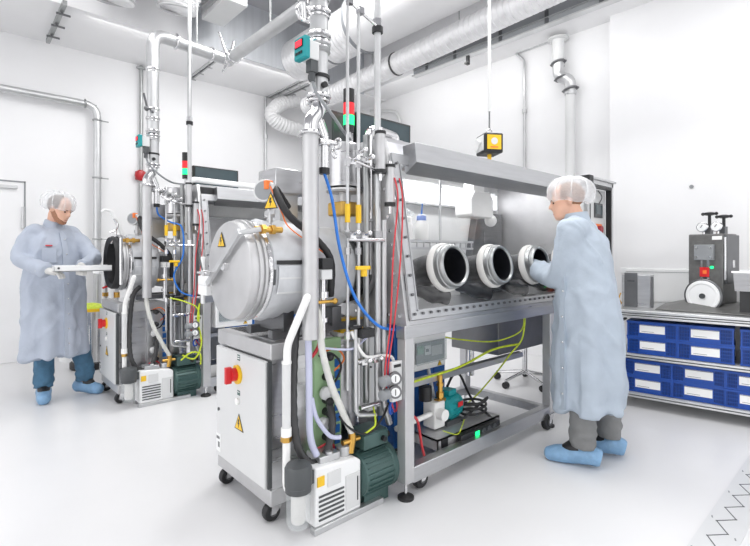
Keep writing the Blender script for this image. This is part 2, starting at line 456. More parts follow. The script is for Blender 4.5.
# service pipes on the walls
t = T('wall_pipe', 'white pipe along the left wall bending down behind the tray', 'pipe', (1.35, 6.93, 0))
P('pipe', B().tube(bend_path([(-2.5, 6.93, 3.24), (1.38, 6.93, 3.24), (1.38, 6.93, .2)], .16), .045, 16), M['alu'], t)
for p in ((1.24, 6.93, 3.24), (1.38, 6.93, 3.05), (1.38, 6.93, 2.3), (1.38, 6.93, 1.5)):
    P('bracket', B().torus(p, (1, 0, 0) if p[0] < 1.3 else (0, 0, 1), .048, .012, 20).cyl(p, (p[0], 7.05, p[2]), .01, n=8).cyl((p[0]-.05, p[1], p[2]), (p[0]+.13, p[1], p[2]), .008, n=8), M['galv'], t)
S('conduit', B().tube([(1.93, 7.0, 3.93), (1.93, 7.0, 2.45)], .025, 12).tube([(1.93, 7.01, 1.0), (1.93, 7.01, 0)], .02, 10).ball((1.93, 7.0, 3.9), .05, sq=(1.4, .7, .5)).box(1.905, 1.955, 6.98, 7.02, 1.0, 2.3), M['galv'], 'slim grey conduit on the left wall leading down to the red alarm', 'pipe')
t = T('alarm_sounder', 'round red alarm sounder on the left wall', 'alarm', (1.92, 6.99, 2.34))
P('base', B().box(1.86, 1.98, 7.0, 7.05, 2.34, 2.46), M['dred'], t, .01)
P('dome', B().lathe((1.92, 7.0, 2.4), (0, -1, 0), [(.075, 0), (.075, .03), (.055, .055), (.02, .062)], 24), mat('alarm_red', 'b01f26', .35), t)
S('conduit', B().tube([(3.86, 7.0, 3.94), (3.86, 7.0, 0)], .022, 12).cyl((3.86, 7.0, 3.3), (3.86, 7.0, 3.24), .032, n=12), M['alu'], 'thin white tube down the back wall left of the big grey upright pipe', 'pipe')
t = T('wall_pipe', 'white exhaust pipe with a flanged double bend on the right wall', 'pipe', (5.45, 2.6, 0))
P('upper_pipe', B().lathe((5.42, 2.69, 3.62), (0, 0, 1), [(.068, 0), (.068, .24), (.078, .27), (.12, .28), (.12, .295), (.05, .3)], 24), M['lgrey'], t)
P('bend', B().tube(bend_path([(5.42, 2.69, 3.62), (5.42, 2.69, 3.45), (5.42, 2.54, 3.38), (5.42, 2.54, 3.2)], .1), .066, 18), M['alu'], t)
P('lower_pipe', B().cyl((5.42, 2.54, 3.22), (5.42, 2.54, .3), .055, n=20), M['lgrey'], t)
for p in ((5.42, 2.69, 3.62), (5.42, 2.54, 3.26), (5.42, 2.64, 3.42)): P('bracket', B().torus(p, (0, .2, 1), .074, .014, 20).cyl((5.42, p[1]-.1, p[2]), (5.42, p[1]+.1, p[2]), .012, n=8).cyl(p, (5.56, p[1], p[2]), .012, n=8), M['dsteel'], t)
S('conduit', B().tube(bend_path([(5.52, 2.8, 3.98), (5.52, 3.33, 3.97), (5.52, 3.2, 3.84), (5.52, 3.2, .4)], .05), .018, 10).cyl((5.52, 3.2, 3.2), (5.52, 3.2, 3.15), .03, n=10), M['alu'], 'thin bent conduit on the right wall beside the yellow hoist', 'pipe')
S('conduit', B().tube(bend_path([(5.5, 6.2, 3.85), (5.5, 5.55, 3.7), (5.5, 5.45, 3.5), (5.5, 5.45, 2.5)], .12), .03, 10), M['lgrey'], 'bent white pipe on the right wall behind the warning light', 'pipe')

# the pipe line that joins both machines overhead
t = T('overhead_pipe', 'horizontal steel pipe high up with an open clamp at its corner', 'pipe', (2.0, 3.5, 3.16))
P('cross_pipe', B().tube(bend_path([(1.291, 4.34, 2.93), (1.291, 4.34, 3.25), (2.0, 4.44, 3.25)], .12), .055, 18), M['alu'], t)
P('run_pipe', B().cyl((2.03, 4.4, 3.25), (2.03, 2.0, 3.25), .055, n=20), M['alu'], t)
P('elbow', B().ball((2.02, 4.43, 3.25), .07), M['chrome'], t)
cb = B(); clamp(cb, (1.5, 4.37, 3.25), (1, 0, 0), .06, .012); clamp(cb, (1.85, 4.42, 3.25), (1, 0, 0), .06, .012); clamp(cb, (2.03, 4.3, 3.25), (0, 1, 0), .06, .012)
cb.tube([(2.0, 4.42, 3.3), (1.97, 4.46, 3.45), (1.93, 4.44, 3.5)], .014).tube([(2.04, 4.4, 3.3), (2.08, 4.42, 3.44)], .014).tube([(2.0, 4.4, 3.2), (1.96, 4.4, 3.1)], .014)
P('clamp', cb, M['chrome'], t)
P('hanger', B().cyl((2.03, 3.6, 3.3), (2.03, 3.6, 4.7), .008, n=8).cyl((1.7, 4.4, 3.3), (1.7, 4.4, 4.7), .008, n=8), M['galv'], t)

# hoist over the glove box
t = T('hoist', 'black and yellow chain hoist box hanging above the steel hood', 'hoist', (3.0, 2.1, 2.06))
hx = MX.Translation(V((3.03, 2.05, 2.14))) @ MX.Rotation(math.radians(-32), 4, 'Z')
P('housing', B().box(-.075, .075, -.085, .085, -.07, .08).xf(hx), M['black'], t, .012)
P('face_panel', B().box(-.055, .055, -.09, -.084, -.045, .062).xf(hx), M['yellow'], t)
P('emblem', B().cyl((0, -.093, .015), (0, -.088, .015), .026, n=20).xf(hx), M['lgrey'], t)
P('emblem_text', B().box(-.03, .03, -.0925, -.088, -.034, -.025).xf(hx), M['orange'], t)
P('side_panel', B().box(-.081, -.074, -.07, .07, -.05, .065).xf(hx), M['lgrey'], t, .004)
P('side_cap', B().cyl((-.075, .02, .0), (-.1, .02, .0), .045, n=20).cyl((-.1, -.03, .01), (-.083, -.03, .01), .016, n=12).xf(hx), M['lgrey'], t)
P('hook', B().cyl((0, 0, -.07), (0, 0, -.13), .016, n=12).cyl((.06, .02, -.13), (.06, .02, -.15), .014, n=12).xf(hx), M['yellow'], t)
P('shackle', B().torus((0, 0, .1), (0, 1, 0), .025, .006, 16).xf(hx), M['chrome'], t)
P('cable', B().cyl((3.03, 2.05, 2.26), (3.03, 2.05, 3.55), .006, n=8), M['dsteel'], t)
P('hose', B().cyl((3.03, 2.05, 2.4), (3.03, 2.05, 4.7), .013, n=12), M['lgrey'], t)

# ================================================================== glove box line
def ww(b):                                        # slanted window plane: x, along the slope, out of the pane
    return b.xf(MX(((1, 0, 0, 0), (0, .164, -.986, 1.715), (0, .986, .164, .96), (0, 0, 0, 1))))
def glovebox(near):
    t = T('glove_box', 'long stainless glove box with slanted window and white glove ports in the foreground' if near else
          'second stainless glove box in the background, mostly hidden by the foil wrapped chamber', 'glove box', (2.6, 2.1, 0), 'glove boxes')
    st = M['steel']
    for x, y in ((1.80, 1.745), (3.36, 1.745), (1.80, 2.48), (3.3, 2.48)):
        P('leg', B().box(x-.034, x+.034, y-.032, y+.032, .09, .93), M['satin'], t, .004)
        foot(t, x, y, .1)
    for bx in ((1.83, 3.33, 1.716, 1.776, .08, .165), (1.83, 3.27, 2.45, 2.51, .1, .16), (1.77, 1.83, 1.776, 2.45, .1, .16), (3.3, 3.36, 1.776, 2.45, .1, .16),
               (1.76, 3.85, 1.712, 1.78, .862, .932), (1.83, 3.33, 1.94, 1.99, .5, .54)):
        P('beam', B().box(*bx), M['steelh'], t, .004)
    caster(t, 1.975, 1.775, .1, .052); caster(t, 3.32, 1.72, .12, .058); caster(t, 3.2, 2.5, .1, .05)
    poly = [(1.715, .93), (1.875, 1.9), (1.9, 1.97), (2.52, 1.97), (2.52, .93)]
    P('side_wall', B().prism(poly, 'x', 1.775, 1.8), M['satin'], t)
    P('side_wall', B().prism(poly, 'x', 3.83, 3.85), M['satin'], t)
    P('floor_panel', B().box(1.8, 3.83, 1.72, 2.5, .932, .955), st, t)
    P('top_panel', B().box(1.8, 3.83, 1.9, 2.52, 1.95, 1.97), st, t)
    P('rear_panel', B().box(1.8, 3.83, 2.5, 2.52, .955, 1.95), M['lgrey'] if near else M['satin'], t)
    fr = P('window_frame', ww(B().box(1.8, 1.85, 0, .93, 0, .014).box(3.78, 3.83, 0, .93, 0, .014).box(1.85, 3.78, 0, .045, 0, .014).box(1.85, 3.78, .87, .93, 0, .014).box(1.85, 3.78, .045, .052, .0, .02).box(1.85, 1.857, .045, .87, 0, .02)), M['steelh'], t)
    b0 = P('bolt', ww(B().cyl((1.825, .03, .014), (1.825, .03, .026), .008, n=8)), M['dsteel'], fr)
    for k in range(1, 9):
        s = k*.105; copy_at(b0, fr, (0, s*.164, s*.986))
    for k in range(1, 30): copy_at(b0, fr, (k*.066, -.0, 0))
    p0 = P('bolt', B().cyl((1.775, 1.76, .98), (1.764, 1.76, .98), .009, n=8), M['chrome'], t)
    for k in range(1, 13):
        s = k*.078; copy_at(p0, t, (0, s*.164, s*.986))
    for k in range(1, 5): copy_at(p0, t, (0, k*.09, 0))
    P('window_pane', ww(B().box(1.85, 3.78, .045, .87, .002, .01)), M['glass'], t)
    # glove ports
    for x in (2.117, 2.594, 3.09, 3.57):
        o = (x, 1.715+.164*.276, .96+.986*.276); ax = (0, -.986, .164)
        g = P('glove_port', B().lathe(o, ax, [(.108, -.012), (.134, .0), (.143, .012), (.143, .036), (.136, .048), (.108, .05)], 40, True), M['cream'], t)
        P('collar', B().lathe(o, ax, [(.102, .02), (.131, .045), (.131, .078), (.125, .081), (.125, .094), (.118, .108), (.109, .108), (.102, .1)], 40, True), M['galv'], g)
        c = V(o); n = V(ax)
        ring = [(.1015, .095), (.097, .07), (.095, .0), (.093, -.06), (.092, -.12), (.085, -.2)]
        b = B(); u, v = frame(n); k = 32
        for r, d in ring: b.v += [c+n*d+u*math.cos(2*PI*i/k)*r*(1+(.06*math.sin(5*i/k*2*PI+d*40) if d < 0 else 0))+v*math.sin(2*PI*i/k)*r for i in range(k)]
        for j in range(len(ring)-1): b.f += [(j*k+i, j*k+(i+1) % k, (j+1)*k+(i+1) % k, (j+1)*k+i) for i in range(k)]
        e = c-n*.2
        P('cuff', b, M['glove'], g)
        path = smooth_path([e+n*.02, e+V((.03, .08, -.03)), V((x+.1, 2.12, 1.13)), V((x+.2, 2.02, 1.05)), V((x+.3, 1.95, 1.02))], 5)
        P('glove', B().tube(path, [.086-.045*i/(len(path)-1)+.006*math.sin(i*1.7) for i in range(len(path))], 16), M['glove'], g)
    # hood along the top
    P('hood', B().prism([(1.80, 1.95), (1.785, 1.835), (1.875, 1.775), (1.9, 1.94)], 'x', 1.93, 3.84), M['steelh'], t, .003)
    P('light_strip', B().box(1.9, 3.75, 2.455, 2.49, 1.72, 1.85), glow('lit_tube', 'fbfbff', 1.0) if near else M['pwhite'], t)
    P('light_rail', B().box(1.9, 3.75, 2.44, 2.5, 1.7, 1.715).box(1.9, 3.75, 2.44, 2.5, 1.86, 1.875), M['alu'], t)
    if near:
        P('antechamber', B().box(3.06, 3.75, 1.99, 2.44, .54, .86), M['dsteel'], t, .006)
        rk = B().box(2.25, 2.95, 2.14, 2.16, 1.395, 1.41).box(2.25, 2.95, 2.34, 2.36, 1.395, 1.41).box(2.25, 2.95, 2.14, 2.16, 1.345, 1.36).box(2.25, 2.95, 2.16, 2.34, 1.395, 1.402)
        for k in range(11): rk.cyl((2.26+k*.068, 2.15, 1.35), (2.26+k*.068, 2.15, 1.41), .006, n=8)
        rk.cyl((2.57, 2.15, 1.35), (2.57, 2.15, 1.95), .01, n=10).cyl((2.26, 2.25, 1.4), (2.26, 2.25, 1.95), .008, n=10)
        P('shelf', rk, M['alu'], t)
        P('sensor_housing', B().prism([(2.93, 1.62), (2.96, 1.6), (3.2, 1.6), (3.22, 1.62), (3.22, 1.74), (3.18, 1.8), (2.97, 1.8), (2.93, 1.74)], 'y', 2.14, 2.3).box(3.0, 3.14, 2.17, 2.27, 1.8, 1.95), M['pwhite'], t, .006)
        P('lamp_globe', B().ball((3.27, 2.2, 1.585), .05), M['pwhite'], t)
        P('inner_ring', B().torus((1.97, 2.1, 1.23), (1, 0, 0), .15, .022, 36), M['cream'], t)
        P('inner_step', B().box(1.95, 2.3, 2.3, 2.48, .955, 1.28), M['alu'], t, .005)
        P('dark_rear_sheet', B().prism([(3.25, .97), (3.8, .97), (3.8, 1.68), (3.42, 1.68)], 'y', 2.43, 2.5).box(3.5, 3.75, 2.42, 2.44, 1.1, 1.52), M['dsteel'], t, .004)  # dark sheet with a slanted left edge on the rear panel
    else:
        P('lower_panel', B().box(1.9, 3.2, 2.3, 2.4, .2, .85), M['lgrey'], t)
    # operator screen on the roof
    s = T('monitor', 'black flat monitor on the roof of the foreground glove box behind the signal tower' if near else 'black flat monitor on the roof of the background glove box', 'monitor', (2.1, 2.25, 1.97), 'monitors on the glove box roofs')
    P('housing', B().box(1.87, 2.36, 2.24, 2.28, 1.99, 2.21), M['black'], s, .006)
    P('panel', B().box(1.89, 2.34, 2.235, 2.24, 2.005, 2.195), M['screen'], s)
    P('stand', B().box(2.02, 2.14, 2.2, 2.32, 1.97, 1.985).box(2.05, 2.11, 2.28, 2.3, 1.985, 2.2), M['dgrey'], s)
    if near: P('control_case', B().box(1.72, 1.86, 2.3, 2.42, 1.97, 2.2).box(1.73, 1.85, 2.295, 2.3, 1.99, 2.18), M['dgrey'], s, .004)
    s = T('signal_tower', 'red and green signal light tower on the foreground glove box' if near else 'small red and green signal light tower on the background machine', 'signal light', (1.79, 2.22, 1.97), 'signal light towers')
    P('pole', B().cyl((1.79, 2.22, 1.97), (1.79, 2.22, 2.08), .016, n=12), M['alu'], s)
    P('base', B().cyl((1.79, 2.22, 2.06), (1.79, 2.22, 2.1), .033, n=24), M['black'], s)
    P('green_lens', B().cyl((1.79, 2.22, 2.1), (1.79, 2.22, 2.16), .034, n=24), M['grnled'], s)
    P('red_lens', B().cyl((1.79, 2.22, 2.165), (1.79, 2.22, 2.235), .034, n=24), M['redlamp'], s)
    P('top_module', B().cyl((1.79, 2.22, 2.24), (1.79, 2.22, 2.32), .034, n=24), M['black'], s)

def chamber(near):
    t = T('vacuum_chamber', 'foil and cloth wrapped round vacuum chamber with closed door, in the foreground' if near else 'round vacuum chamber with open dark mouth beside the man with the tray', 'vacuum chamber', (1.4, 2.15, 1.0), 'vacuum chambers')
    o = (.985, 2.15, 1.235); ax = (1, 0, 0)
    P('barrel', B().lathe(o, ax, [(.2, .06), (.215, .06), (.215, .62), (.17, .68), (.17, .79), (.165, .79), (.165, .6), (.2, .55)], 40, True), M['alu'], t)
    P('flange', B().lathe(o, ax, [(.2, .038), (.25, .038), (.25, .05), (.24, .053), (.24, .062), (.25, .066), (.25, .078), (.2, .078)], 44, True).lathe(o, ax, [(.15, .745), (.215, .745), (.215, .775), (.15, .79)], 36, True), M['satin'], t)
    P('foil_wrap', B().lathe(o, ax, [(.236, .078), (.245, .085), (.238, .095), (.245, .105), (.238, .115)], 48), M['foil'], t)
    b = B(); n = 64; pr = [(.226, .108), (.246, .113), (.254, .14), (.25, .18), (.256, .24), (.251, .29), (.245, .325), (.225, .335)]
    for i, (r, d) in enumerate(pr):
        for j in range(n):
            a = 2*PI*j/n; rr = r+(.006*noise.noise(V((d*30, math.cos(a)*4, math.sin(a)*4)))+.004*math.sin(a*11+d*25) if 0 < i < 7 else 0)
            b.v.append(V((o[0]+d, o[1]-rr*math.cos(a), o[2]+rr*math.sin(a))))
    for i in range(7): b.f += [(i*n+j, i*n+(j+1) % n, (i+1)*n+(j+1) % n, (i+1)*n+j) for j in range(n)]
    bl = P('insulation_blanket', b, M['blanket'], t)
    P('neck_blanket', B().lathe(o, ax, [(.2, .36), (.225, .37), (.235, .42), (.226, .5), (.232, .57), (.22, .62), (.2, .63)], 40), M['blanket'], t)
    def patch(x0, x1, a0, a1, r, th):
        q = B(); k = 8
        for rr in (r, r+th):
            for x in (x0, x1):
                for i in range(k+1):
                    a = math.radians(a0+(a1-a0)*i/k); q.v.append(V((x, 2.15-rr*math.cos(a), 1.235+rr*math.sin(a))))
        m = k+1
        for i in range(k):
            q.f += [(i, i+1, m+i+1, m+i), (2*m+i, 3*m+i, 3*m+i+1, 2*m+i+1), (i, 2*m+i, 2*m+i+1, i+1), (m+i, m+i+1, 3*m+i+1, 3*m+i)]
        q.f += [(0, m, 3*m, 2*m), (k, 2*m+k, 3*m+k, m+k)]
        return q
    P('black_strip', patch(1.1, 1.285, 7, 11, .26, .006), M['rubber'], bl)
    P('pocket', patch(1.11, 1.275, -22, 6, .259, .004), M['blanket'], bl)
    P('seam_strip', patch(1.11, 1.275, -8, -6.5, .262, .003), M['lgrey'], bl); P('seam_strip', patch(1.11, 1.275, -24, -22, .259, .004), M['lgrey'], bl)
    P('buckle', patch(1.085, 1.095, -14, 2, .256, .007), M['dgrey'], bl)
    if near:
        d = P('door', B().lathe(o, ax, [(.001, -.012), (.2, -.01), (.236, 0), (.24, .01), (.24, .038), (.001, .038)], 56), M['satin'], t)
        triangle(d, (.972, 2.2, 1.375), (0, -1, 0), (0, 0, 1), .043)
        P('clamp_arm', B().cbox((.95, 2.14, 1.29), (.014, .44, .03), 0, -.62).tube([(.95, 1.97, 1.41), (1.04, 1.93, 1.43)], .012, 8), M['alu'], t)
        P('knob', B().cyl((.96, 2.28, 1.22), (.91, 2.28, 1.22), .016, n=14).cyl((.92, 2.23, 1.22), (.92, 2.36, 1.22), .008, n=10).cyl((.975, 2.14, 1.255), (.95, 2.14, 1.255), .02, n=14), M['chrome'], t)
        P('lanyard', B().tube(smooth_path([(.92, 2.3, 1.22), (.94, 2.4, 1.32), (.97, 2.45, 1.42)]), .004, 6), M['dgrey'], t)
        P('door_hinge', B().box(.96, 1.06, 2.36, 2.47, 1.1, 1.15).box(.96, 1.0, 2.32, 2.47, 1.15, 1.2).cyl((.98, 2.45, 1.05), (.98, 2.45, 1.3), .012, n=10), M['white'], t, .004)
    else:
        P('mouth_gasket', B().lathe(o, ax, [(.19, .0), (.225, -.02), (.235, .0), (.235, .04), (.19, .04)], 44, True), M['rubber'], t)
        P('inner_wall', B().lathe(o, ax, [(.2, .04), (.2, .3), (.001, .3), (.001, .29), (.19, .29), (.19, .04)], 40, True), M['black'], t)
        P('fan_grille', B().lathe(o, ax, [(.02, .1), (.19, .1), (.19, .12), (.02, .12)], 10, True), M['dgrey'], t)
        P('lever_arm', B().cbox((1.05, 2.13, 1.53), (.028, .035, .36), 0, 0, math.radians(-24)).box(1.07, 1.15, 2.09, 2.17, 1.34, 1.38).tube([(.98, 2.13, 1.69), (.93, 2.13, 1.7), (.9, 2.13, 1.68)], .012), M['white'], t, .004)
        P('lever_handle', B().tube(smooth_path([(0.960, 2.1, 1.5), (1.010, 2.1, 1.53), (1.020, 2.1, 1.58), (0.990, 2.1, 1.62)]), .008, 8).tube(smooth_path([(1.010, 2.1, 1.53), (1.000, 2.1, 1.46), (0.970, 2.1, 1.4)]), .008, 8), M['chrome'], t)
        P('door_hinge', B().cyl((1.0, 1.895, 1.05), (1.0, 1.895, 1.45), .014, n=10), M['chrome'], t)
    P('top_fitting', B().cyl((1.02, 1.95, 1.43), (1.16, 1.95, 1.43), .015, n=12).cyl((1.05, 1.95, 1.43), (1.07, 1.95, 1.43), .024, n=6).cyl((1.1, 1.95, 1.43), (1.12, 1.95, 1.43), .024, n=6), M['brass'], t)
    # dial and valve tower on top
    P('dial', B().cyl((1.18, 2.1, 1.45), (1.18, 2.1, 1.58), .014, n=12).lathe((1.16, 2.1, 1.63), (-.8, -.6, 0), [(.055, 0), (.06, .012), (.055, .03), (.001, .032)], 28).cyl((1.18, 2.1, 1.5), (1.18, 2.1, 1.53), .026, n=14), M['satin'], t)
    P('dial_face', B().lathe((1.16, 2.1, 1.63), (-.8, -.6, 0), [(.046, .033), (.001, .035)], 24), M['grey'], t)
    P('dial_clip', B().box(1.135, 1.175, 2.055, 2.085, 1.635, 1.68), M['orange'], t, .004)
    P('orange_lead', B().tube(smooth_path([(1.155, 2.05, 1.65), (1.19, 2.0, 1.52), (1.2, 1.94, 1.44), (1.34, 1.9, 1.34), (1.4, 1.9, 1.3)]), .0035, 6), M['orange'], t)
    XF.append(XF[-1] @ MX.Translation(V((-.07 if near else -.2, -.1, 0))))
    P('actuator', B().lathe((1.73, 2.2, 1.69), (0, 0, 1), [(.06, 0), (.104, .005), (.104, .02), (.098, .022), (.098, .24), (.09, .25), (.001, .25)], 36), M['steel'], t)
    P('actuator_shaft', B().cyl((1.73, 2.2, 1.6), (1.73, 2.2, 1.7), .035, n=20).lathe((1.73, 2.2, 1.665), (0, 0, 1), [(.1, 0), (.105, .01), (.1, .02), (.001, .02)], 28).cyl((1.73, 2.2, 1.38), (1.73, 2.2, 1.54), .03, n=16), M['satin'], t)
    P('actuator_base', B().box(1.66, 1.8, 2.13, 2.27, 1.53, 1.61), M['gold'], t, .012)
    XF.pop()
    P('heater_box', B().box(1.33, 1.56, 2.3, 2.5, 1.66, 1.8), M['steel'], t, .005)
    P('heater_post', B().box(1.38, 1.5, 2.34, 2.44, 1.4, 1.66), M['alu'], t)
    b = smooth_path([(1.3, 2.12, 1.56), (1.2, 2.07, 1.64), (1.18, 2.02, 1.6), (1.21, 1.96, 1.5), (1.33, 1.91, 1.39), (1.4, 1.88, 1.28), (1.42, 1.91, 1.1)], 8)
    q, rs = ribbed(b, .018, .0006); P('armoured_cable', B().tube(q, rs, 12), M['rubber'], t)
    if near:
        P('sign_holder', B().box(1.15, 1.157, 2.0, 2.09, 1.51, 1.53).cyl((1.155, 2.05, 1.45), (1.155, 2.05, 1.52), .008, n=8), M['alu'], t)
        triangle(t, (1.148, 2.03, 1.565), (.25, -1, 0), (0, 0, 1), .048)
    P('cradle', B().box(1.2, 1.26, 2.0, 2.3, .93, 1.03).box(1.5, 1.56, 2.0, 2.3, .93, 1.03).box(1.15, 1.78, 2.02, 2.06, .9, .94).box(1.15, 1.78, 2.24, 2.28, .9, .94), M['dsteel'], t)
    # gauge head hanging at the side
    XF.append(XF[-1] @ MX.Translation(V((-.07, -.12, 0))))
    g = P('gauge_head', B().box(1.39, 1.455, 1.965, 2.03, 1.19, 1.24), M['lgrey'], t, .004)
    P('plug', B().box(1.39, 1.455, 1.96, 2.035, 1.24, 1.295), M['black'], g, .004)
    P('stub', B().cyl((1.42, 2.0, .9), (1.42, 2.0, 1.19), .016, n=12).cyl((1.42, 2.0, 1.1), (1.42, 2.0, 1.13), .03, n=16).cyl((1.42, 2.0, .98), (1.42, 2.0, 1.0), .028, n=16), M['chrome'], g)
    P('hand_screw', B().cyl((1.36, 1.98, 1.08), (1.48, 1.98, 1.08), .009, n=10).ball((1.36, 1.98, 1.08), .016).ball((1.48, 1.98, 1.08), .016), M['brass'], g)
    XF.pop()
    P('black_leads', B().torus((1.66, 2.12, 1.235), (1, 0, 0), .19, .014, 32).torus((1.7, 2.12, 1.235), (1, 0, 0), .185, .012, 32), M['rubber'], t)

def pipes(near):
    near_s = 'in the foreground' if near else 'in the background machine'
    XF.append(XF[-1] @ MX.Translation(V((-.065, -.1, -.04) if near else (0, -.1, -.02))))
    t = T('vacuum_line', 'tall steel vacuum pipe with clamps and teal display box '+near_s, 'vacuum pipe', (1.34, 1.95, .9), 'tall vacuum pipes')
    P('lower_pipe', B().cyl((1.322, 1.95, .95), (1.322, 1.95, 1.93), .039, n=28), M['satin'], t)
    P('elbow', B().tube(bend_path([(1.322, 1.95, 1.92), (1.322, 1.95, 1.99), (1.371, 1.95, 2.05), (1.371, 1.95, 2.12)], .06), .037, 20).cyl((1.371, 1.95, 2.0), (1.4, 1.95, 1.93), .025, n=14), M['chrome'], t)
    up = 2.98
    P('upper_pipe', B().cyl((1.371, 1.95, 2.12), (1.371, 1.95, up), .044 if near else .05, n=28), M['alu'], t)
    for z in (2.115, 2.37, 2.41, 2.52, 2.6, 2.95):
        P('clamp', clamp(clamp(B(), (1.371, 1.95, z), (0, 0, 1), .05, .01), (1.371, 1.95, z-.022), (0, 0, 1), .046, .007), M['chrome'], t)
    P('bellows', B().lathe((1.371, 1.95, 2.32), (0, 0, 1), [(.044+.012*(i % 2), i*.008) for i in range(10)], 28), M['alu'], t)
    P('seal_band', B().cyl((1.371, 1.95, 2.2), (1.371, 1.95, 2.215), .053, n=28).cyl((1.371, 1.95, 2.375), (1.371, 1.95, 2.385), .053, n=28), M['rubber'], t)
    P('clamp', clamp(B(), (1.322, 1.95, 1.93), (0, 0, 1), .045, .01), M['chrome'], t)
    P('branch', B().cyl((1.403, 1.95, 1.77), (1.403, 1.95, 1.93), .023, n=18).cyl((1.36, 1.93, 1.9), (1.47, 1.93, 1.9), .012, n=10).torus((1.403, 1.95, 1.89), (0, 0, 1), .03, .008, 20).torus((1.47, 1.93, 1.9), (1, 0, 0), .025, .006, 18).torus((1.455, 1.94, 1.85), (.4, -1, .2), .02, .006, 16), M['chrome'], t)
    P('branch_plug', B().cyl((1.403, 1.95, 1.745), (1.403, 1.95, 1.775), .026, n=18), M['black'], t)
    g = P('display_box', B().box(1.23, 1.262, 1.86, 1.95, 2.245, 2.345), M['teal'], t, .006)
    P('display', B().box(1.226, 1.231, 1.875, 1.935, 2.295, 2.33), M['black'], g)
    P('digits', B().box(1.2245, 1.227, 1.88, 1.93, 2.3, 2.326), M['redled'], g)
    P('keypad', B().box(1.226, 1.231, 1.88, 1.893, 2.265, 2.277).box(1.226, 1.231, 1.9, 1.913, 2.265, 2.277).box(1.226, 1.231, 1.92, 1.933, 2.265, 2.277), M['black'], g)
    P('sensor_body', B().box(1.262, 1.325, 1.88, 1.95, 2.255, 2.34).cyl((1.3, 1.92, 2.3), (1.35, 1.95, 2.3), .02, n=14), M['lgrey'], t, .004)
    P('cable_gland', B().box(1.28, 1.32, 1.885, 1.925, 2.2, 2.255).cyl((1.3, 1.905, 2.16), (1.3, 1.905, 2.2), .016, n=12), M['dgrey'], t)
    P('signal_cable', B().tube(smooth_path([(1.3, 1.905, 2.17), (1.33, 1.9, 2.1), (1.42, 1.9, 2.02), (1.55, 1.98, 1.98), (1.72, 2.14, 2.0)]), .008, 8), M['grey'], t)
    P('port_cap', B().cyl((1.36, 1.9, 2.155), (1.36, 1.88, 2.155), .014, n=12), M['black'], t)
    if not near:
        P('crank_lever', B().tube([(1.36, 1.9, 2.56), (1.3, 1.88, 2.6), (1.27, 1.86, 2.7)], .009, 8).ball((1.3, 1.88, 2.58), .022), M['dsteel'], t)
        P('side_pipe', B().tube(bend_path([(1.371, 1.95, 1.9), (1.6, 2.05, 1.86), (1.75, 2.15, 1.86)], .05), .024, 14), M['alu'], t)
    else:
        P('top_branch', B().tube(bend_path([(1.371, 1.95, 2.62), (1.27, 1.9, 2.62), (1.24, 1.9, 2.5), (1.26, 1.92, 2.44)], .05), .02, 12).torus((1.25, 1.9, 2.46), (0, 1, 0), .035, .008, 18).cyl((1.25, 1.9, 2.5), (1.25, 1.9, 2.54), .025, n=12), M['chrome'], t)
    XF.pop()
    # gas tubes
    ztop = 2.6 if near else 1.9
    for x, r, z0, z1, nm in ((1.483, .0085, .62, ztop, 'thinnest upright gas tube, first right of the big grey pipe '), (1.556, .0095, .5, ztop-.03, 'thin upright gas tube, second right of the big grey pipe '), (1.69, .018, .5, 3.9, 'widest upright tube running up past the ceiling duct ')):
        q = T('gas_tube', nm+near_s, 'gas tube', (x, 1.85, z0), 'upright gas tubes')
        P('tube', B().cyl((x, 1.85, z0), (x, 1.85, z1), r, n=14), M['alu'], q)
        fb = B()
        for z in (.9, 1.33, 1.42, 1.78) if r < .012 else (1.42, 1.78, 2.56): fb.cyl((x, 1.85, z-.018), (x, 1.85, z+.018), r+.008, n=6)
        P('fitting', fb, M['chrome'], q)
        if r < .012:
            P('tag', B().cyl((x, 1.85, 1.475), (x, 1.85, 1.57), r+.006, n=10), M['yellow'], q)
        else: P('joint_ring', B().cyl((x, 1.85, 2.505), (x, 1.85, 2.535), r+.012, n=16).cyl((x, 1.85, 1.745), (x, 1.85, 1.77), r+.014, n=16), M['black'], q)
    m = T('tube_manifold', 'cross bar manifold with valves joining the upright gas tubes '+near_s, 'manifold', (1.55, 1.84, .5), 'tube manifolds')
    P('bar', B().cyl((1.47, 1.83, 1.39), (1.72, 1.83, 1.39), .012, n=12).cyl((1.47, 1.83, 1.8), (1.72, 1.83, 1.75), .009, n=12).cyl((1.55, 1.83, .52), (1.68, 1.83, .52), .012, n=12).cyl((1.53, 1.83, .76), (1.7, 1.83, .76), .011, n=12), M['chrome'], m)
    if near: P('upper_bar', B().cyl((1.47, 1.84, 2.6), (1.69, 1.84, 2.53), .008, n=10).cbox((1.485, 1.835, 2.595), (.03, .03, .03)).cbox((1.556, 1.835, 2.572), (.034, .03, .034)), M['chrome'], m)
    vb = B()
    for x, z in ((1.483, 1.41), (1.56, 1.41), (1.483, 1.78), (1.53, 1.83), (1.58, 1.8), (1.56, .76), (1.64, .76)): vb.cbox((x, 1.82, z), (.034, .034, .03)).cyl((x, 1.82, z), (x+.01, 1.78, z+.012), .009, n=10).ball((x+.01, 1.775, z+.012), .014)
    P('valve_body', vb, M['chrome'], m)
    P('yellow_handle', B().box(1.49, 1.58, 1.78, 1.8, 1.235, 1.255).cyl((1.55, 1.8, 1.2), (1.55, 1.8, 1.25), .018, n=10), M['yellow'], m, .004)
    P('black_valve', B().box(1.53, 1.62, 1.79, 1.85, .885, .93).cyl((1.47, 1.82, .94), (1.55, 1.82, .94), .01, n=8), M['black'], m, .004)
    P('long_pipe', B().cyl((1.635, 1.88, .52), (1.635, 1.88, 1.95), .017, n=14), M['galv'], m)
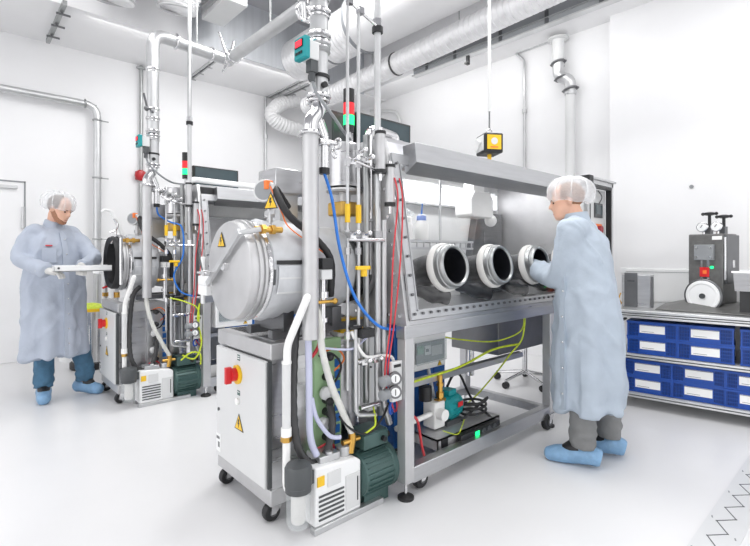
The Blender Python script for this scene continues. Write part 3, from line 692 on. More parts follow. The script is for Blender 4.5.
    P('elbow_pipe', B().tube(bend_path([(1.52, 1.83, .95), (1.52, 1.83, .49), (1.66, 1.83, .46)], .04), .011, 10).tube(bend_path([(1.735, 1.85, 1.5), (1.735, 1.85, .5), (1.78, 1.85, .38)], .04), .018, 12), M['alu'], m)
    f = T('filter_cartridge', 'pair of small black capped steel filter cylinders '+near_s, 'filter', (1.68, 1.79, 1.57), 'filter cartridges')
    for x, y, z0, z1 in ((1.665, 1.8, 1.76, 1.95), (1.725, 1.79, 1.59, 1.78)):
        P('cartridge', B().cyl((x, y, z0), (x, y, z1), .027, n=20), M['satin'], f)
        P('cap', B().cyl((x, y, z0-.02), (x, y, z0), .03, n=20).cyl((x, y, z1-.004), (x, y, z1+.012), .03, n=20), M['black'], f)
        P('inlet', B().cyl((x, y, z0-.06), (x, y, z0-.02), .01, n=10).cyl((x, y, z1), (x, y, z1+.03), .012, n=10), M['chrome'], f)
    a = T('arch_pipe', 'polished pipe arching over beside the left end of the glove box '+near_s, 'pipe', (1.85, 1.97, 1.2), 'arched pipes')
    x2 = 1.97 if near else 2.5
    P('pipe', B().tube(bend_path([(1.712, 1.95, 1.2), (1.712, 1.95, 2.02), (x2, 2.0, 2.02), (x2, 2.0, 1.97)], .085), .027, 18), M['white'] if not near else M['chrome'], a)
    P('clamp', clamp(clamp(B(), (1.712, 1.95, 1.86), (0, 0, 1), .032, .008), (1.712, 1.95, 1.5), (0, 0, 1), .032, .008), M['chrome'], a)
    P('end_flange', B().cyl((x2, 2.0, 1.97), (x2, 2.0, 1.99), .05, n=20), M['satin'], a)
    # yellow actuator valve
    v = T('solenoid_valve', 'yellow solenoid valve block under the chamber '+near_s, 'valve', (1.68, 2.1, .86), 'yellow valve blocks')
    P('body', B().box(1.6, 1.66, 2.05, 2.13, .87, .95).box(1.67, 1.73, 2.05, 2.13, .87, .95).box(1.74, 1.78, 2.05, 2.13, .865, .945), M['yellow'], v, .006)
    P('base', B().box(1.58, 1.79, 2.06, 2.14, .85, .875).cyl((1.56, 2.09, .91), (1.61, 2.09, .91), .02, n=14), M['pwhite'], v, .004)

def cabinet(near):
    t = T('pump_cabinet', 'light grey wheeled cabinet with red main switch in the foreground' if near else 'wheeled cabinet with red main switch behind the tray man, under the open chamber', 'cabinet', (1.33, 2.3, 0), 'wheeled cabinets with red switches')
    x0, x1, y0, y1 = 1.13, 1.5, 2.0, 2.61
    P('frame', B().box(x0, x1, y0, y1, .09, .17).box(x0, x1, y0, y1, .8, .88), M['satin'], t, .005)
    P('side_panel', B().box(x0+.01, x1, y0+.004, y1-.004, .17, .8), M['steel'], t)
    P('rear_tank', B().box(x0+.05, x1-.03, y0+.05, y1-.05, .88, .885), M['chrome'], t)
    d = P('door', B().box(x0-.022, x0, y0+.02, y1-.03, .175, .795), M['lgrey'], t, .006)
    P('hinge_edge', B().box(x0-.012, x0+.01, y0+.005, y0+.016, .18, .79), M['dgrey'], d)
    P('keyhole', B().cyl((x0-.022, y1-.07, .44), (x0-.028, y1-.07, .44), .009, n=10), M['dgrey'], d)
    s = P('main_switch', B().cyl((x0-.022, 2.305, .68), (x0-.032, 2.305, .68), .05, n=28), M['yellow'], d)
    P('switch_knob', B().cyl((x0-.03, 2.315, .68), (x0-.06, 2.315, .68), .034, n=24).cbox((x0-.072, 2.315, .68), (.03, .022, .085)), M['red'], s)
    P('label_plate', B().box(x0-.0235, x0-.021, 2.28, 2.31, .755, .785).box(x0-.0235, x0-.021, 2.28, 2.31, .572, .597), M['mgreen'], d)
    P('label_text', B().box(x0-.0242, x0-.023, 2.283, 2.307, .774, .779).box(x0-.0242, x0-.023, 2.283, 2.307, .763, .768).box(x0-.0242, x0-.023, 2.283, 2.307, .587, .591), M['white'], d)
    P('indicator_lamp', B().cyl((x0-.022, 2.3, .54), (x0-.034, 2.3, .54), .018, n=16), M['pwhite'], d)
    triangle(d, (x0-.0225, 2.29, .42), (0, -1, 0), (0, 0, 1), .05)
    P('inspection_label', B().box(x0-.0235, x0-.021, 2.52, 2.575, .2, .3), M['white'], d)
    P('inspection_print', B().box(x0-.0242, x0-.023, 2.53, 2.57, .27, .285).box(x0-.0242, x0-.023, 2.53, 2.55, .225, .255), M['seam'], d)
    for x, y in ((1.19, 2.05), (1.19, 2.55), (1.45, 2.55)): caster(t, x, y, .09, .045)
    # side instrument board
    b = P('valve_board', B().box(1.36, 1.53, 1.965, 2.0, .22, .87), M['green'] if near else M['alu'], t)
    for k in range(9):
        z = .74-k*.058
        P('name_plate', B().box(1.487, 1.518, 1.958, 1.965, z-.021, z+.021), M['bluep'], b)
    kn = B()
    for k, z in enumerate((.79, .68, .56, .5, .37)): kn.cyl((1.425, 1.965, z), (1.425, 1.92, z), .02, n=16).ball((1.42, 1.915, z), .022)
    P('knob', kn, M['black'], b)
    P('port_fitting', B().lathe((1.415, 1.95, .6), (0, -1, 0), [(.035, 0), (.035, .02), (.02, .03), (.001, .04)], 20).lathe((1.4, 1.95, .45), (0, -1, 0), [(.03, 0), (.03, .03), (.02, .04), (.001, .04)], 20), M['lgrey'], b)
    P('red_lead', B().tube(smooth_path([(1.36, 1.94, .33), (1.4, 1.9, .36), (1.45, 1.92, .32), (1.43, 1.92, .26), (1.38, 1.93, .26)]), .006, 6), M['redh'], b)
    P('orange_lead', B().tube(smooth_path([(1.4, 1.95, .81), (1.45, 1.9, .83), (1.5, 1.9, .77), (1.46, 1.93, .71)]), .005, 6), M['orange'], b)
    P('black_lead', B().tube(smooth_path([(1.36, 1.93, .8), (1.42, 1.9, .81), (1.48, 1.9, .74), (1.46, 1.92, .66), (1.42, 1.93, .64)]), .006, 6), M['rubber'], b)
    # vessel
    v = T('pressure_vessel', 'upright polished steel vessel between cabinet and glove box leg '+('in the foreground' if near else 'in the background'), 'vessel', (1.68, 2.12, 0), 'upright steel vessels')
    R = .13; cx = 1.637; cy = 2.16
    P('shell', B().lathe((cx, cy, .1), (0, 0, 1), [(R*.7, 0), (R*.95, .02), (R, .06), (R, .7), (R*.95, .74), (.05, .77), (.001, .77)], 40), M['steel'], v)
    P('band', B().torus((cx, cy, .82), (0, 0, 1), R*1.0, .008, 40).torus((cx, cy, .16), (0, 0, 1), R, .006, 40), M['satin'], v)
    for a in (0, 2.1, 4.2): P('leg', B().cyl((cx+R*.7*math.cos(a), cy+R*.7*math.sin(a), 0), (cx+R*.7*math.cos(a), cy+R*.7*math.sin(a), .16), .016, n=10), M['satin'], v)

def pump(near):
    t = T('vacuum_pump', 'white vacuum pump with green motor on the floor beside the '+('foreground cabinet' if near else 'background cabinet'), 'pump', (1.45, 1.9, 0), 'vacuum pumps on the floor')
    P('base_rail', B().box(1.24, 1.68, 1.79, 1.83, .0, .03).box(1.24, 1.68, 1.92, 1.95, .0, .03), M['alu'], t, .003)
    h = P('pump_housing', B().prism([(1.25, .03), (1.53, .03), (1.53, .27), (1.5, .29), (1.25, .31)], 'y', 1.8, 1.95), M['white'], t, .008)
    for k in range(6): P('slot', B().box(1.27, 1.42, 1.796, 1.802, .055+k*.022, .064+k*.022), M['dgrey'], h)
    P('cover_plate', B().box(1.43, 1.52, 1.794, 1.8, .05, .22).box(1.32, 1.4, 1.795, 1.8, .2, .27), M['lgrey'], h, .002)
    P('yellow_tag', B().box(1.26, 1.3, 1.794, 1.8, .22, .265), M['yellow'], h)
    P('vent_strip', B().box(1.5, 1.506, 1.792, 1.796, .08, .2), M['black'], h)
    P('top_block', B().box(1.3, 1.42, 1.83, 1.95, .3, .335).cyl((1.47, 1.87, .28), (1.47, 1.87, .34), .035, n=20).cyl((1.36, 1.84, .335), (1.36, 1.84, .35), .018, n=14), M['alu'], t, .004)
    P('intake_elbow', B().tube(bend_path([(1.5, 1.85, .3), (1.515, 1.85, .37), (1.51, 1.85, .4)], .02), .02, 14).cyl((1.45, 1.85, .36), (1.56, 1.85, .36), .013, n=12), M['brass'], t)
    m = P('motor', B().lathe((1.535, 1.88, .165), (1, 0, 0), [(.09, 0), (.115, .01), (.115, .2), (.122, .205), (.122, .235), (.1, .245), (.001, .245)], 36), M['mgreen'], t)
    fb = B()
    for k in range(26):
        a = 2*PI*k/26
        fb.cbox((1.645, 1.88+.117*math.cos(a), .165+.117*math.sin(a)), (.17, .016, .004), 0, a)
    P('cooling_fin', fb, M['mgreen'], m, 0, None, True)
    P('terminal_box', B().box(1.57, 1.74, 1.82, 1.96, .295, .37).box(1.575, 1.735, 1.82, 1.96, .37, .378), M['mgreen'], m, .005)
    P('cable_gland', B().cyl((1.74, 1.85, .33), (1.77, 1.85, .33), .016, n=12).cyl((1.7, 1.82, .33), (1.7, 1.8, .33), .014, n=12), M['black'], m)
    P('rating_plate', B().box(1.63, 1.7, 1.778, 1.782, .12, .17), M['dgrey'], m)
    P('motor_foot', B().box(1.57, 1.74, 1.82, 1.98, .0, .07), M['mgreen'], m)
    # oil mist filter
    f = P('exhaust_filter', B().lathe((1.17, 1.82, .225), (0, 0, 1), [(.05, 0), (.06, .005), (.06, .03), (.063, .032), (.063, .11), (.055, .125), (.001, .128)], 32), M['dgrey'], t)
    P('filter_cup', B().lathe((1.17, 1.82, .04), (0, 0, 1), [(.02, .02), (.045, .028), (.054, .05), (.056, .186)], 28), M['cup'], f)
    P('filter_core', B().lathe((1.17, 1.82, .085), (0, 0, 1), [(.03, 0), (.034, .01), (.034, .14), (.001, .14)], 20), M['cream'], f)
    P('filter_bracket', B().box(1.2, 1.26, 1.81, 1.84, .24, .3), M['dgrey'], f)

def hoses(near):
    s = ' in the foreground' if near else ' in the background'
    def hose(name, pts, r, m, label, cat='hose', k=7, rib=0, group=None):
        p = smooth_path(pts, k); rs = r
        if rib: p, rs = ribbed(p, r, rib)
        return S(name, B().tube(p, rs, 12), m, label, cat, group)
    t = T('drain_pipe', 'bent white plastic pipe beside the red switch cabinet'+s, 'pipe', (1.17, 1.9, .15), 'white plastic pipes')
    P('pipe', B().tube(bend_path([(1.205, 1.8, 1.115), (1.16, 1.9, .885), (1.155, 1.9, .22), (1.165, 1.85, .2), (1.17, 1.81, .28)], .035), .0185, 14).ball((1.205, 1.8, 1.115), .0185), M['pwhite'], t)
    P('lower_sleeve', B().cyl((1.156, 1.9, .5), (1.156, 1.9, .8), .0205, n=14), M['lgrey'], t)
    P('collar', B().cyl((1.155, 1.9, .46), (1.155, 1.9, .5), .025, n=14).cyl((1.157, 1.9, .8), (1.157, 1.9, .812), .023, n=14), M['pwhite'], t)
    P('brass_nut', B().cyl((1.155, 1.9, .435), (1.155, 1.9, .46), .026, n=6), M['brass'], t)
    hose('hose', [(1.3, 1.97, 1.02), (1.24, 1.94, .96), (1.21, 1.92, .8), (1.195, 1.9, .55), (1.215, 1.88, .38), (1.29, 1.87, .3), (1.37, 1.87, .34), (1.41, 1.88, .47), (1.42, 1.92, .55)], .019, M['hoseb'], 'thick black hose looping down beside the cabinet'+s, 'hose', 8, .0012, 'black loop hoses')
    if near:
        hose('hose', [(1.283, 1.9, 1.05), (1.265, 1.88, .95), (1.262, 1.87, .75), (1.268, 1.87, .45), (1.3, 1.86, .34)], .017, M['lilac'], 'milky lilac hose hanging straight beside the white bent pipe')
        hose('hose', [(1.278, 1.87, .62), (1.3, 1.86, .52), (1.37, 1.85, .42), (1.43, 1.84, .4)], .011, M['lilac'], 'thin milky lilac branch hose curving right below the straight one')
        hose('cable', [(1.3, 1.9, 1.02), (1.33, 1.88, .9), (1.31, 1.88, .84), (1.28, 1.9, .8)], .009, M['redh'], 'short red cable bunch behind the lilac hose top', 'cable')
        hose('hose', [(1.76, 1.87, .89), (1.8, 1.9, .86), (1.8, 1.93, .7), (1.8, 1.95, .4)], .022, M['galv'], 'thick grey hose hanging behind the foreground front leg')
        hose('tube', [(1.5, 1.84, .92), (1.57, 1.82, .79), (1.68, 1.81, .775), (1.74, 1.79, .76), (1.74, 1.77, .7)], .0085, M['pwhite'], 'thin white tube curving from the gas tubes to the pressure regulator', 'tube')
        hose('tube', [(1.43, 1.85, .5), (1.5, 1.83, .42), (1.6, 1.82, .38), (1.7, 1.82, .44), (1.76, 1.84, .5)], .006, M['rubber'], 'thin black cable sagging below the foreground gas tubes', 'cable')
        hose('tube', [(1.35, 1.87, .85), (1.5, 1.84, .83), (1.6, 1.86, .86), (1.72, 1.9, .9)], .006, M['lilac'], 'thin clear tube running level under the foreground chamber', 'tube')
    hose('hose', [(1.318, 1.93, 1.1), (1.32, 1.87, 1.0), (1.325, 1.85, .85), (1.37, 1.84, .68), (1.44, 1.84, .53), (1.5, 1.85, .42), (1.51, 1.85, .39)], .0175, M['whiteh'], 'pale grey ribbed hose running down to the vacuum pump'+s, 'hose', 9, .0008, 'pale pump hoses')
    hose('hose', [(1.338, 1.85, 1.71), (1.385, 1.85, 1.585), (1.42, 1.83, 1.335), (1.49, 1.8, 1.1), (1.62, 1.78, .95), (1.76, 1.79, .905)] if near else
         [(1.403, 1.85, 1.73), (1.43, 1.88, 1.66), (1.52, 1.86, 1.6), (1.61, 1.82, 1.55), (1.62, 1.82, 1.3), (1.54, 1.82, 1.12), (1.6, 1.82, .97), (1.72, 1.8, .92)], .0078, M['blueh'], 'bright blue air hose curving down across the steel tubes'+s, 'hose', 9, 0, 'blue air hoses')
    for dx, nm in ((0, 'left red air tube hanging by the glove box end'), (.035, 'right red air tube hanging by the glove box end')):
        hose('tube', [(1.73+dx, 1.76, 1.72), (1.745+dx, 1.75, 1.6), (1.71+dx*1.6, 1.75, 1.3), (1.69+dx*.8, 1.75, .95), (1.66+dx*.6, 1.76, .68), (1.72+dx, 1.77, .52), (1.77+dx*.3, 1.8, .46)], .0045, M['redh'], nm+s, 'tube', 8, 0, 'red air tubes')
    t = T('pressure_regulator', 'white pressure regulator board with round gauges on the front leg'+s, 'regulator', (1.73, 1.76, .58), 'pressure regulators')
    P('board', B().box(1.69, 1.765, 1.735, 1.76, .54, .75), M['lgrey'], t, .004)
    for z in (.67, .6):
        g = P('gauge', B().lathe((1.705, 1.735, z), (-.55, -.83, 0), [(.03, 0), (.034, .004), (.034, .028), (.028, .03), (.001, .026)], 24), M['dsteel'], t)
        P('dial_face', B().lathe((1.705, 1.735, z), (-.55, -.83, 0), [(.028, .029), (.001, .031)], 20), M['white'], g)
        P('knob', B().lathe((1.695, 1.75, z-.01), (-1, -.15, 0), [(.02, 0), (.02, .03), (.028, .032), (.028, .075), (.02, .08), (.001, .08)], 20), M['grey'], g)
        P('needle', B().cbox(V((1.705, 1.735, z))+V((-.55, -.83, 0)).normalized()*.0325, (.003, .003, .03), 0, 0, 0), M['black'], g)
    P('bracket_slot', B().box(1.7, 1.75, 1.732, 1.736, .72, .735), M['black'], t)
    P('blue_coil', B().torus((1.715, 1.77, .5), (.5, -.8, 0), .03, .007, 20), M['blue'], t)

def wires(near):
    def wire(pts, label, r=.005):
        S('wire', B().tube(smooth_path(pts, 6), r, 8), M['ygr'], label, 'wire', 'yellow green earth wires')
    if near:
        wire([(3.05, 1.76, .87), (3.04, 1.78, .7), (2.99, 1.85, .58), (3.06, 2.0, .42), (3.1, 2.2, .2), (2.75, 2.05, .23)], 'yellow green wire hanging from the glove box front beam down to the pump tray', .006)
        wire([(3.07, 1.78, .87), (3.05, 1.8, .75), (2.9, 1.92, .68), (2.6, 2.0, .72), (2.515, 2.1, .74)], 'yellow green wire drooping from the front beam to the grey control box')
        wire([(1.86, 1.92, .53), (2.1, 1.925, .545), (2.5, 1.925, .56), (2.85, 1.9, .63), (3.04, 1.8, .66)], 'yellow green wire lying along the middle cross bar under the glove box', .008)
        wire([(1.66, 1.85, .5), (1.63, 1.8, .43), (1.6, 1.81, .4), (1.58, 1.83, .38)], 'short yellow green wire at the foreground motor terminal box')
        wire([(2.2, 1.82, .24), (2.3, 1.79, .2), (2.36, 1.8, .23), (2.45, 1.85, .24)], 'yellow green wire lying on the pump tray beside the teal pump', .003)
    else:
        wire([(1.74, 1.74, .86), (1.72, 1.73, .7), (1.75, 1.72, .5), (1.7, 1.75, .36), (1.6, 1.78, .4)], 'yellow green wire bundle along the background glove box leg down to the motor', .008)
        wire([(1.5, 1.8, .92), (1.62, 1.76, .88), (1.73, 1.74, .8), (1.72, 1.73, .6)], 'yellow green wire looping from the tubes to the background leg', .006)
        wire([(1.58, 1.76, .36), (1.66, 1.74, .42), (1.74, 1.73, .4), (1.75, 1.74, .3)], 'yellow green wire over the background green motor', .007)

for near in (True, False):
    XF.append(MX.Translation(V((0, 0, 0) if near else (-.08, 2.49, 0))))
    glovebox(near); XF.append(XF[-1] @ MX.Translation(V((0 if near else .13, 0, 0)))); chamber(near); XF.pop(); pipes(near); cabinet(near); pump(near); hoses(near); wires(near)
    XF.pop()

# ================================================================== things in and under the foreground glove box
def bottle(x, y, label, spray):
    z = 1.402
    t = T('bottle', label, 'bottle', (x, y, z))
    r = .052 if spray else .042; h = .15 if spray else .13
    P('body', B().lathe((x, y, z), (0, 0, 1), [(r*.92, 0), (r, .01), (r, h*.8), (r*.6, h), (r*.5, h+.02), (.001, h+.02)], 28), M['pwhite'], t)
    P('cap', B().lathe((x, y, z+h), (0, 0, 1), [(r*.62, 0), (r*.62, .035), (r*.4, .042), (.001, .042)], 20), M['lilac'] if spray else M['pwhite'], t)
    if spray:
        P('cap_ring', B().cyl((x, y, z+h+.0), (x, y, z+h+.03), r*.66, n=20), mat('pale_blue_cap', '7f9be0', .4), t)
        P('nozzle', B().cyl((x, y, z+h+.03), (x+.01, y, z+h+.12), .007, .004, 10), M['blueh'], t)
bottle(2.33, 2.24, 'small white bottle on the wire shelf inside the glove box, left one', False)
bottle(2.47, 2.24, 'wash bottle with blue cap and nozzle on the wire shelf in the glove box', True)
t = T('sample_flask', 'clear round fitting hanging above the bottles inside the glove box', 'flask', (2.36, 2.3, 1.58))
P('bulb', B().ball((2.38, 2.32, 1.6), .045).cyl((2.31, 2.32, 1.63), (2.46, 2.32, 1.6), .02, n=14), M['cup'], t)
P('holder', B().cyl((2.26, 2.25, 1.63), (2.33, 2.32, 1.63), .012, n=10), M['chrome'], t)
S('tray', B().box(2.02, 2.29, 2.31, 2.47, 1.281, 1.325), M['bluep'], 'blue plastic tray lying inside the glove box behind the left port', 'tray', None, .006)

t = T('chiller_cabinet', 'blue fronted cabinet standing under the foreground glove box', 'cabinet', (2.4, 2.27, 0))
P('body', B().box(2.14, 2.66, 2.18, 2.36, .03, .85), M['bluep'], t, .006)
P('seam', B().box(2.53, 2.537, 2.176, 2.181, .05, .84), M['blue'], t)
P('foot', B().box(2.18, 2.25, 2.2, 2.34, 0, .03).box(2.55, 2.62, 2.2, 2.34, 0, .03), M['dgrey'], t)
XF.append(MX.Translation(V((-.08, 2.55, 0))))
t = T('chiller_cabinet', 'blue fronted cabinet seen between the round chamber and the red switch cabinet', 'cabinet', (2.6, 2.36, 0))
P('body', B().box(2.1, 2.95, 1.77, 1.95, .03, .95), M['bluep'], t, .006)
P('seam', B().box(2.53, 2.54, 1.763, 1.771, .05, .9).box(2.28, 2.288, 1.763, 1.771, .05, .9), M['blue'], t)
P('foot', B().box(2.2, 2.3, 1.8, 1.92, 0, .03).box(2.75, 2.85, 1.8, 1.92, 0, .03), M['dgrey'], t)
XF.pop()
def control_box(x0, x1, y0, y1, z0, z1, label):
    t = T('control_box', label, 'control box', ((x0+x1)/2, (y0+y1)/2, z0), 'grey control boxes with clear covers')
    w = x1-x0; h = z1-z0
    P('case', B().box(x0, x1, y0, y1, z0, z1), M['white'], t, .008)
    P('recess', B().box(x0+w*.08, x1-w*.06, y0-.004, y0, z0+h*.2, z1-h*.26), M['grey'], t)
    P('relay', B().box(x0+w*.13, x0+w*.3, y0-.012, y0-.004, z0+h*.45, z1-h*.34), M['lscreen'], t)
    P('relay', B().box(x0+w*.33, x0+w*.5, y0-.012, y0-.004, z0+h*.4, z1-h*.36), M['white'], t)
    P('relay', B().box(x0+w*.53, x0+w*.85, y0-.012, y0-.004, z0+h*.35, z1-h*.4), M['lgrey'], t)
    P('switch', B().box(x0+w*.36, x0+w*.44, y0-.014, y0-.012, z0+h*.48, z0+h*.56), M['dgrey'], t)
    P('cover', B().box(x0+w*.07, x1-w*.05, y0-.022, y0-.016, z0+h*.18, z1-h*.24), M['lpane'], t)
    triangle(t, (x0+w*.8, y0-.001, z0+h*.09), (1, 0, 0), (0, 0, 1), .022)
control_box(2.17, 2.51, 2.05, 2.178, .55, .8, 'grey control box with clear cover on the blue cabinet under the foreground glove box')
XF.append(MX.Translation(V((-.08, 2.52, 0))))
control_box(1.88, 2.25, 1.68, 1.79, .62, .92, 'grey control box with clear cover on the background glove box leg')
XF.pop()
t = T('terminal_case', 'white and blue terminal case behind the front leg of the foreground glove box', 'control box', (2.0, 2.2, .35))
P('case', B().box(1.93, 2.08, 2.2, 2.36, .32, .86), M['white'], t, .005)
P('blue_edge', B().box(2.08, 2.13, 2.19, 2.36, .32, .87), M['bluep'], t, .003)
P('screw', B().cyl((1.95, 2.2, .83), (1.95, 2.193, .83), .007, n=8).cyl((2.05, 2.2, .83), (2.05, 2.193, .83), .007, n=8).cyl((1.95, 2.2, .6), (1.95, 2.193, .6), .007, n=8), M['dgrey'], t)
P('post', B().box(1.96, 2.06, 2.25, 2.33, 0, .32), M['dsteel'], t)

t = T('pump_tray', 'low steel stand carrying the teal pump under the glove box', 'stand', (2.45, 1.95, 0))
P('plate', B().box(2.13, 2.78, 1.8, 2.13, .195, .205).box(2.13, 2.78, 1.8, 1.806, .14, .205).box(2.13, 2.78, 2.124, 2.13, .14, .205).box(2.13, 2.136, 1.8, 2.13, .14, .205).box(2.774, 2.78, 1.8, 2.13, .14, .205), M['satin'], t)
for x, y in ((2.18, 1.84), (2.73, 1.84), (2.18, 2.09), (2.73, 2.09)): P('leg', B().cyl((x, y, 0), (x, y, .195), .012, n=12), M['chrome'], t)
P('black_label', B().box(2.16, 2.22, 1.796, 1.8, .145, .2), M['black'], t)
XF.append(MX.Translation(V((-.08, -.03, 0))))
t = T('circulation_pump', 'teal water pump with brass outlet on the low steel stand', 'pump', (2.45, 1.98, .205))
P('motor', B().lathe((2.4, 1.98, .31), (1, .15, 0), [(.05, 0), (.078, .01), (.08, .06), (.083, .07), (.083, .17), (.07, .2), (.001, .21)], 28), M['teal'], t)
fb = B()
for k in range(14):
    a = 2*PI*k/14; fb.cbox((2.52, 2.0+.084*math.cos(a), .31+.084*math.sin(a)), (.11, .012, .005), .15, a)
P('cooling_fin', fb, M['teal'], t, 0, None, True)
P('terminal_box', B().cbox((2.5, 1.99, .405), (.09, .08, .035), .15), M['teal'], t, .006)
P('red_badge', B().cbox((2.53, 1.908, .335), (.06, .004, .03), .15), M['red'], t)
P('pump_head', B().box(2.3, 2.4, 1.93, 2.03, .215, .38), M['pwhite'], t, .008)
P('inlet', B().cyl((2.34, 1.93, .31), (2.34, 1.88, .31), .036, n=20), M['pwhite'], t)
P('filter_cap', B().cyl((2.31, 2.02, .38), (2.31, 2.02, .47), .042, n=20), M['black'], t)
P('outlet', B().cyl((2.385, 1.96, .38), (2.385, 1.96, .54), .017, n=14).cyl((2.385, 1.96, .4), (2.385, 1.96, .43), .027, n=6).cyl((2.385, 1.96, .47), (2.385, 1.96, .49), .024, n=6).box(2.35, 2.42, 1.94, 1.98, .37, .39), M['brass'], t)
P('foot', B().box(2.42, 2.58, 1.93, 2.06, .205, .235), M['dgrey'], t)
XF.pop()
t = T('power_strip', 'black power strip with green switch fixed along the stand edge', 'power strip', (2.48, 1.78, .14))
P('case', B().box(2.3, 2.72, 1.755, 1.794, .14, .2), M['black'], t, .005)
P('switch', B().box(2.44, 2.48, 1.75, 1.756, .15, .19), M['grnled'], t)
for k in range(3): P('socket', B().cyl((2.53+k*.06, 1.756, .17), (2.53+k*.06, 1.75, .17), .022, n=16), M['dgrey'], t)
S('cable', B().tube(smooth_path([(2.72+.0, 1.78, .17)]+[(2.62+.1*math.cos(a), 1.9+.075*math.sin(a), .225+.004*k) for k, a in enumerate([-.6+i*.75 for i in range(26)])]+[(2.45, 1.87, .23)], 4), .009, 8), M['rubber'], 'coiled black power cable lying on the stand beside the teal pump', 'cable')
S('cable', B().tube(smooth_path([(2.44, 1.98, .43), (2.58, 2.04, .47), (2.76, 2.12, .42), (2.82, 2.1, .3), (2.79, 2.0, .21)]), .009, 8), M['rubber'], 'black cable arching from the teal pump over the stand end', 'cable')
S('cable', B().tube(smooth_path([(1.87, 1.8, .42), (1.97, 1.82, .36), (2.02, 1.83, .2), (2.02, 1.8, .1), (2.02, 1.85, .03)]), .008, 8), M['redh'], 'red tube hanging inside the foreground frame beside the front leg', 'cable')
S('pipe', B().tube([(2.3, 2.0, .05), (2.36, 2.0, .25), (2.38, 2.1, .55)], .013, 10), M['lgrey'], 'slanting grey tube from the pump stand up to the grey control box', 'pipe')
S('pipe', B().tube(bend_path([(1.88, 1.9, .31), (2.215, 1.93, .31)], .05), .016, 12), M['pwhite'], 'short white pipe leading into the teal pump from the left', 'pipe')

# pipe loop and chair behind
S('pipe', B().tube(bend_path([(3.12, 2.42, .6), (3.3, 2.3, .49), (3.62, 2.25, .47), (3.66, 2.25, .58), (3.6, 2.3, .7)], .06), .02, 14).cyl((3.2, 2.35, .3), (3.2, 2.35, .56), .03, n=14), M['chrome'], 'polished pipe loop below the dark box under the glove box', 'pipe')
XF.append(MX.Translation(V((.12, -.28, 0))))
t = T('swivel_chair', 'chrome star base of a swivel chair standing behind the glove box', 'chair', (4.15, 2.75, 0))
P('column', B().cyl((4.15, 2.75, .1), (4.15, 2.75, .5), .026, n=16), M['chrome'], t)
P('seat', B().cbox((4.15, 2.75, .54), (.42, .42, .06), .3), M['black'], t, .03)
P('armrest', B().tube(bend_path([(3.95, 2.45, .5), (3.75, 2.6, .47), (3.85, 3.0, .47)], .08), .014, 10), M['chrome'], t)
for k in range(5):
    a = .5+2*PI*k/5
    P('star_arm', B().tube([(4.15, 2.75, .13), (4.15+.3*math.cos(a), 2.75+.3*math.sin(a), .075)], [.022, .014], 10), M['chrome'], t)
    P('castor', B().cyl((4.15+.29*math.cos(a)-.02, 2.75+.29*math.sin(a), .032), (4.15+.29*math.cos(a)+.02, 2.75+.29*math.sin(a), .032), .032, n=14), M['rubber'], t)

XF.pop()
# equipment rack behind the man at the glove box
t = T('equipment_rack', 'tall dark framed equipment rack behind the man at the glove box', 'rack', (4.54, 2.0, 0))
x0, x1, y0, y1 = 4.25, 4.83, 1.83, 2.2
fb = B()
for x in (x0, x1-.04):
    for y in (y0, y1-.04): fb.box(x, x+.04, y, y+.04, 0, 2.0)
fb.box(x0, x1, y0, y0+.04, 1.96, 2.0).box(x0, x1, y1-.04, y1, 1.96, 2.0).box(x0, x0+.04, y0, y1, 1.96, 2.0).box(x0, x1, y0, y0+.04, 0, .05)
P('frame', fb, M['alu'], t, .003)
P('roof', B().box(x0-.02, x1+.02, y0-.02, y1+.02, 2.0, 2.02), M['alu'], t, .003)
P('corner_cap', B().box(x0-.026, x0+.06, y0-.026, y0+.06, 1.94, 2.026), M['black'], t, .003)
P('side_panel', B().box(x0+.004, x0+.02, y0+.04, y1-.04, .02, 1.96), M['lgrey'], t)
P('dark_recess', B().box(x0+.04, x0+.2, y0+.1, y0+.12, .05, 1.94), M['black'], t)
P('edge_profile', B().box(x0+.041, x0+.06, y0+.0, y0+.05, .05, 1.95).box(x1-.06, x1-.041, y0, y0+.05, .05, 1.95).box(x0+.05, x1-.05, y0, y0+.04, 1.93, 1.95), M['black'], t)
P('inner_panel', B().box(x0+.2, x1-.05, y0+.06, y0+.075, .05, 1.93), M['lgrey'], t)
P('display', B().box(x0+.27, x0+.45, y0+.05, y0+.06, 1.66, 1.8), M['dgrey'], t, .003)
P('display_glass', B().box(x0+.29, x0+.43, y0+.046, y0+.05, 1.69, 1.78), M['screen'], t)
sw = P('switch_plate', B().box(x0+.3, x0+.44, y0+.054, y0+.06, 1.49, 1.6), M['orange'], t)
P('switch_knob', B().cyl((x0+.36, y0+.054, 1.545), (x0+.36, y0+.02, 1.545), .036, n=20), M['dred'], sw)
P('loose_cable', B().tube(smooth_path([(x0+.34, y0+.05, 1.92), (x0+.38, y0+.03, 1.86), (x0+.36, y0+.045, 1.8)]), .005, 6), M['dgrey'], t)
P('lower_cable', B().tube(smooth_path([(x0+.36, y0+.05, 1.48), (x0+.34, y0+.03, 1.38), (x0+.38, y0+.05, 1.28)]), .005, 6), M['dgrey'], t)

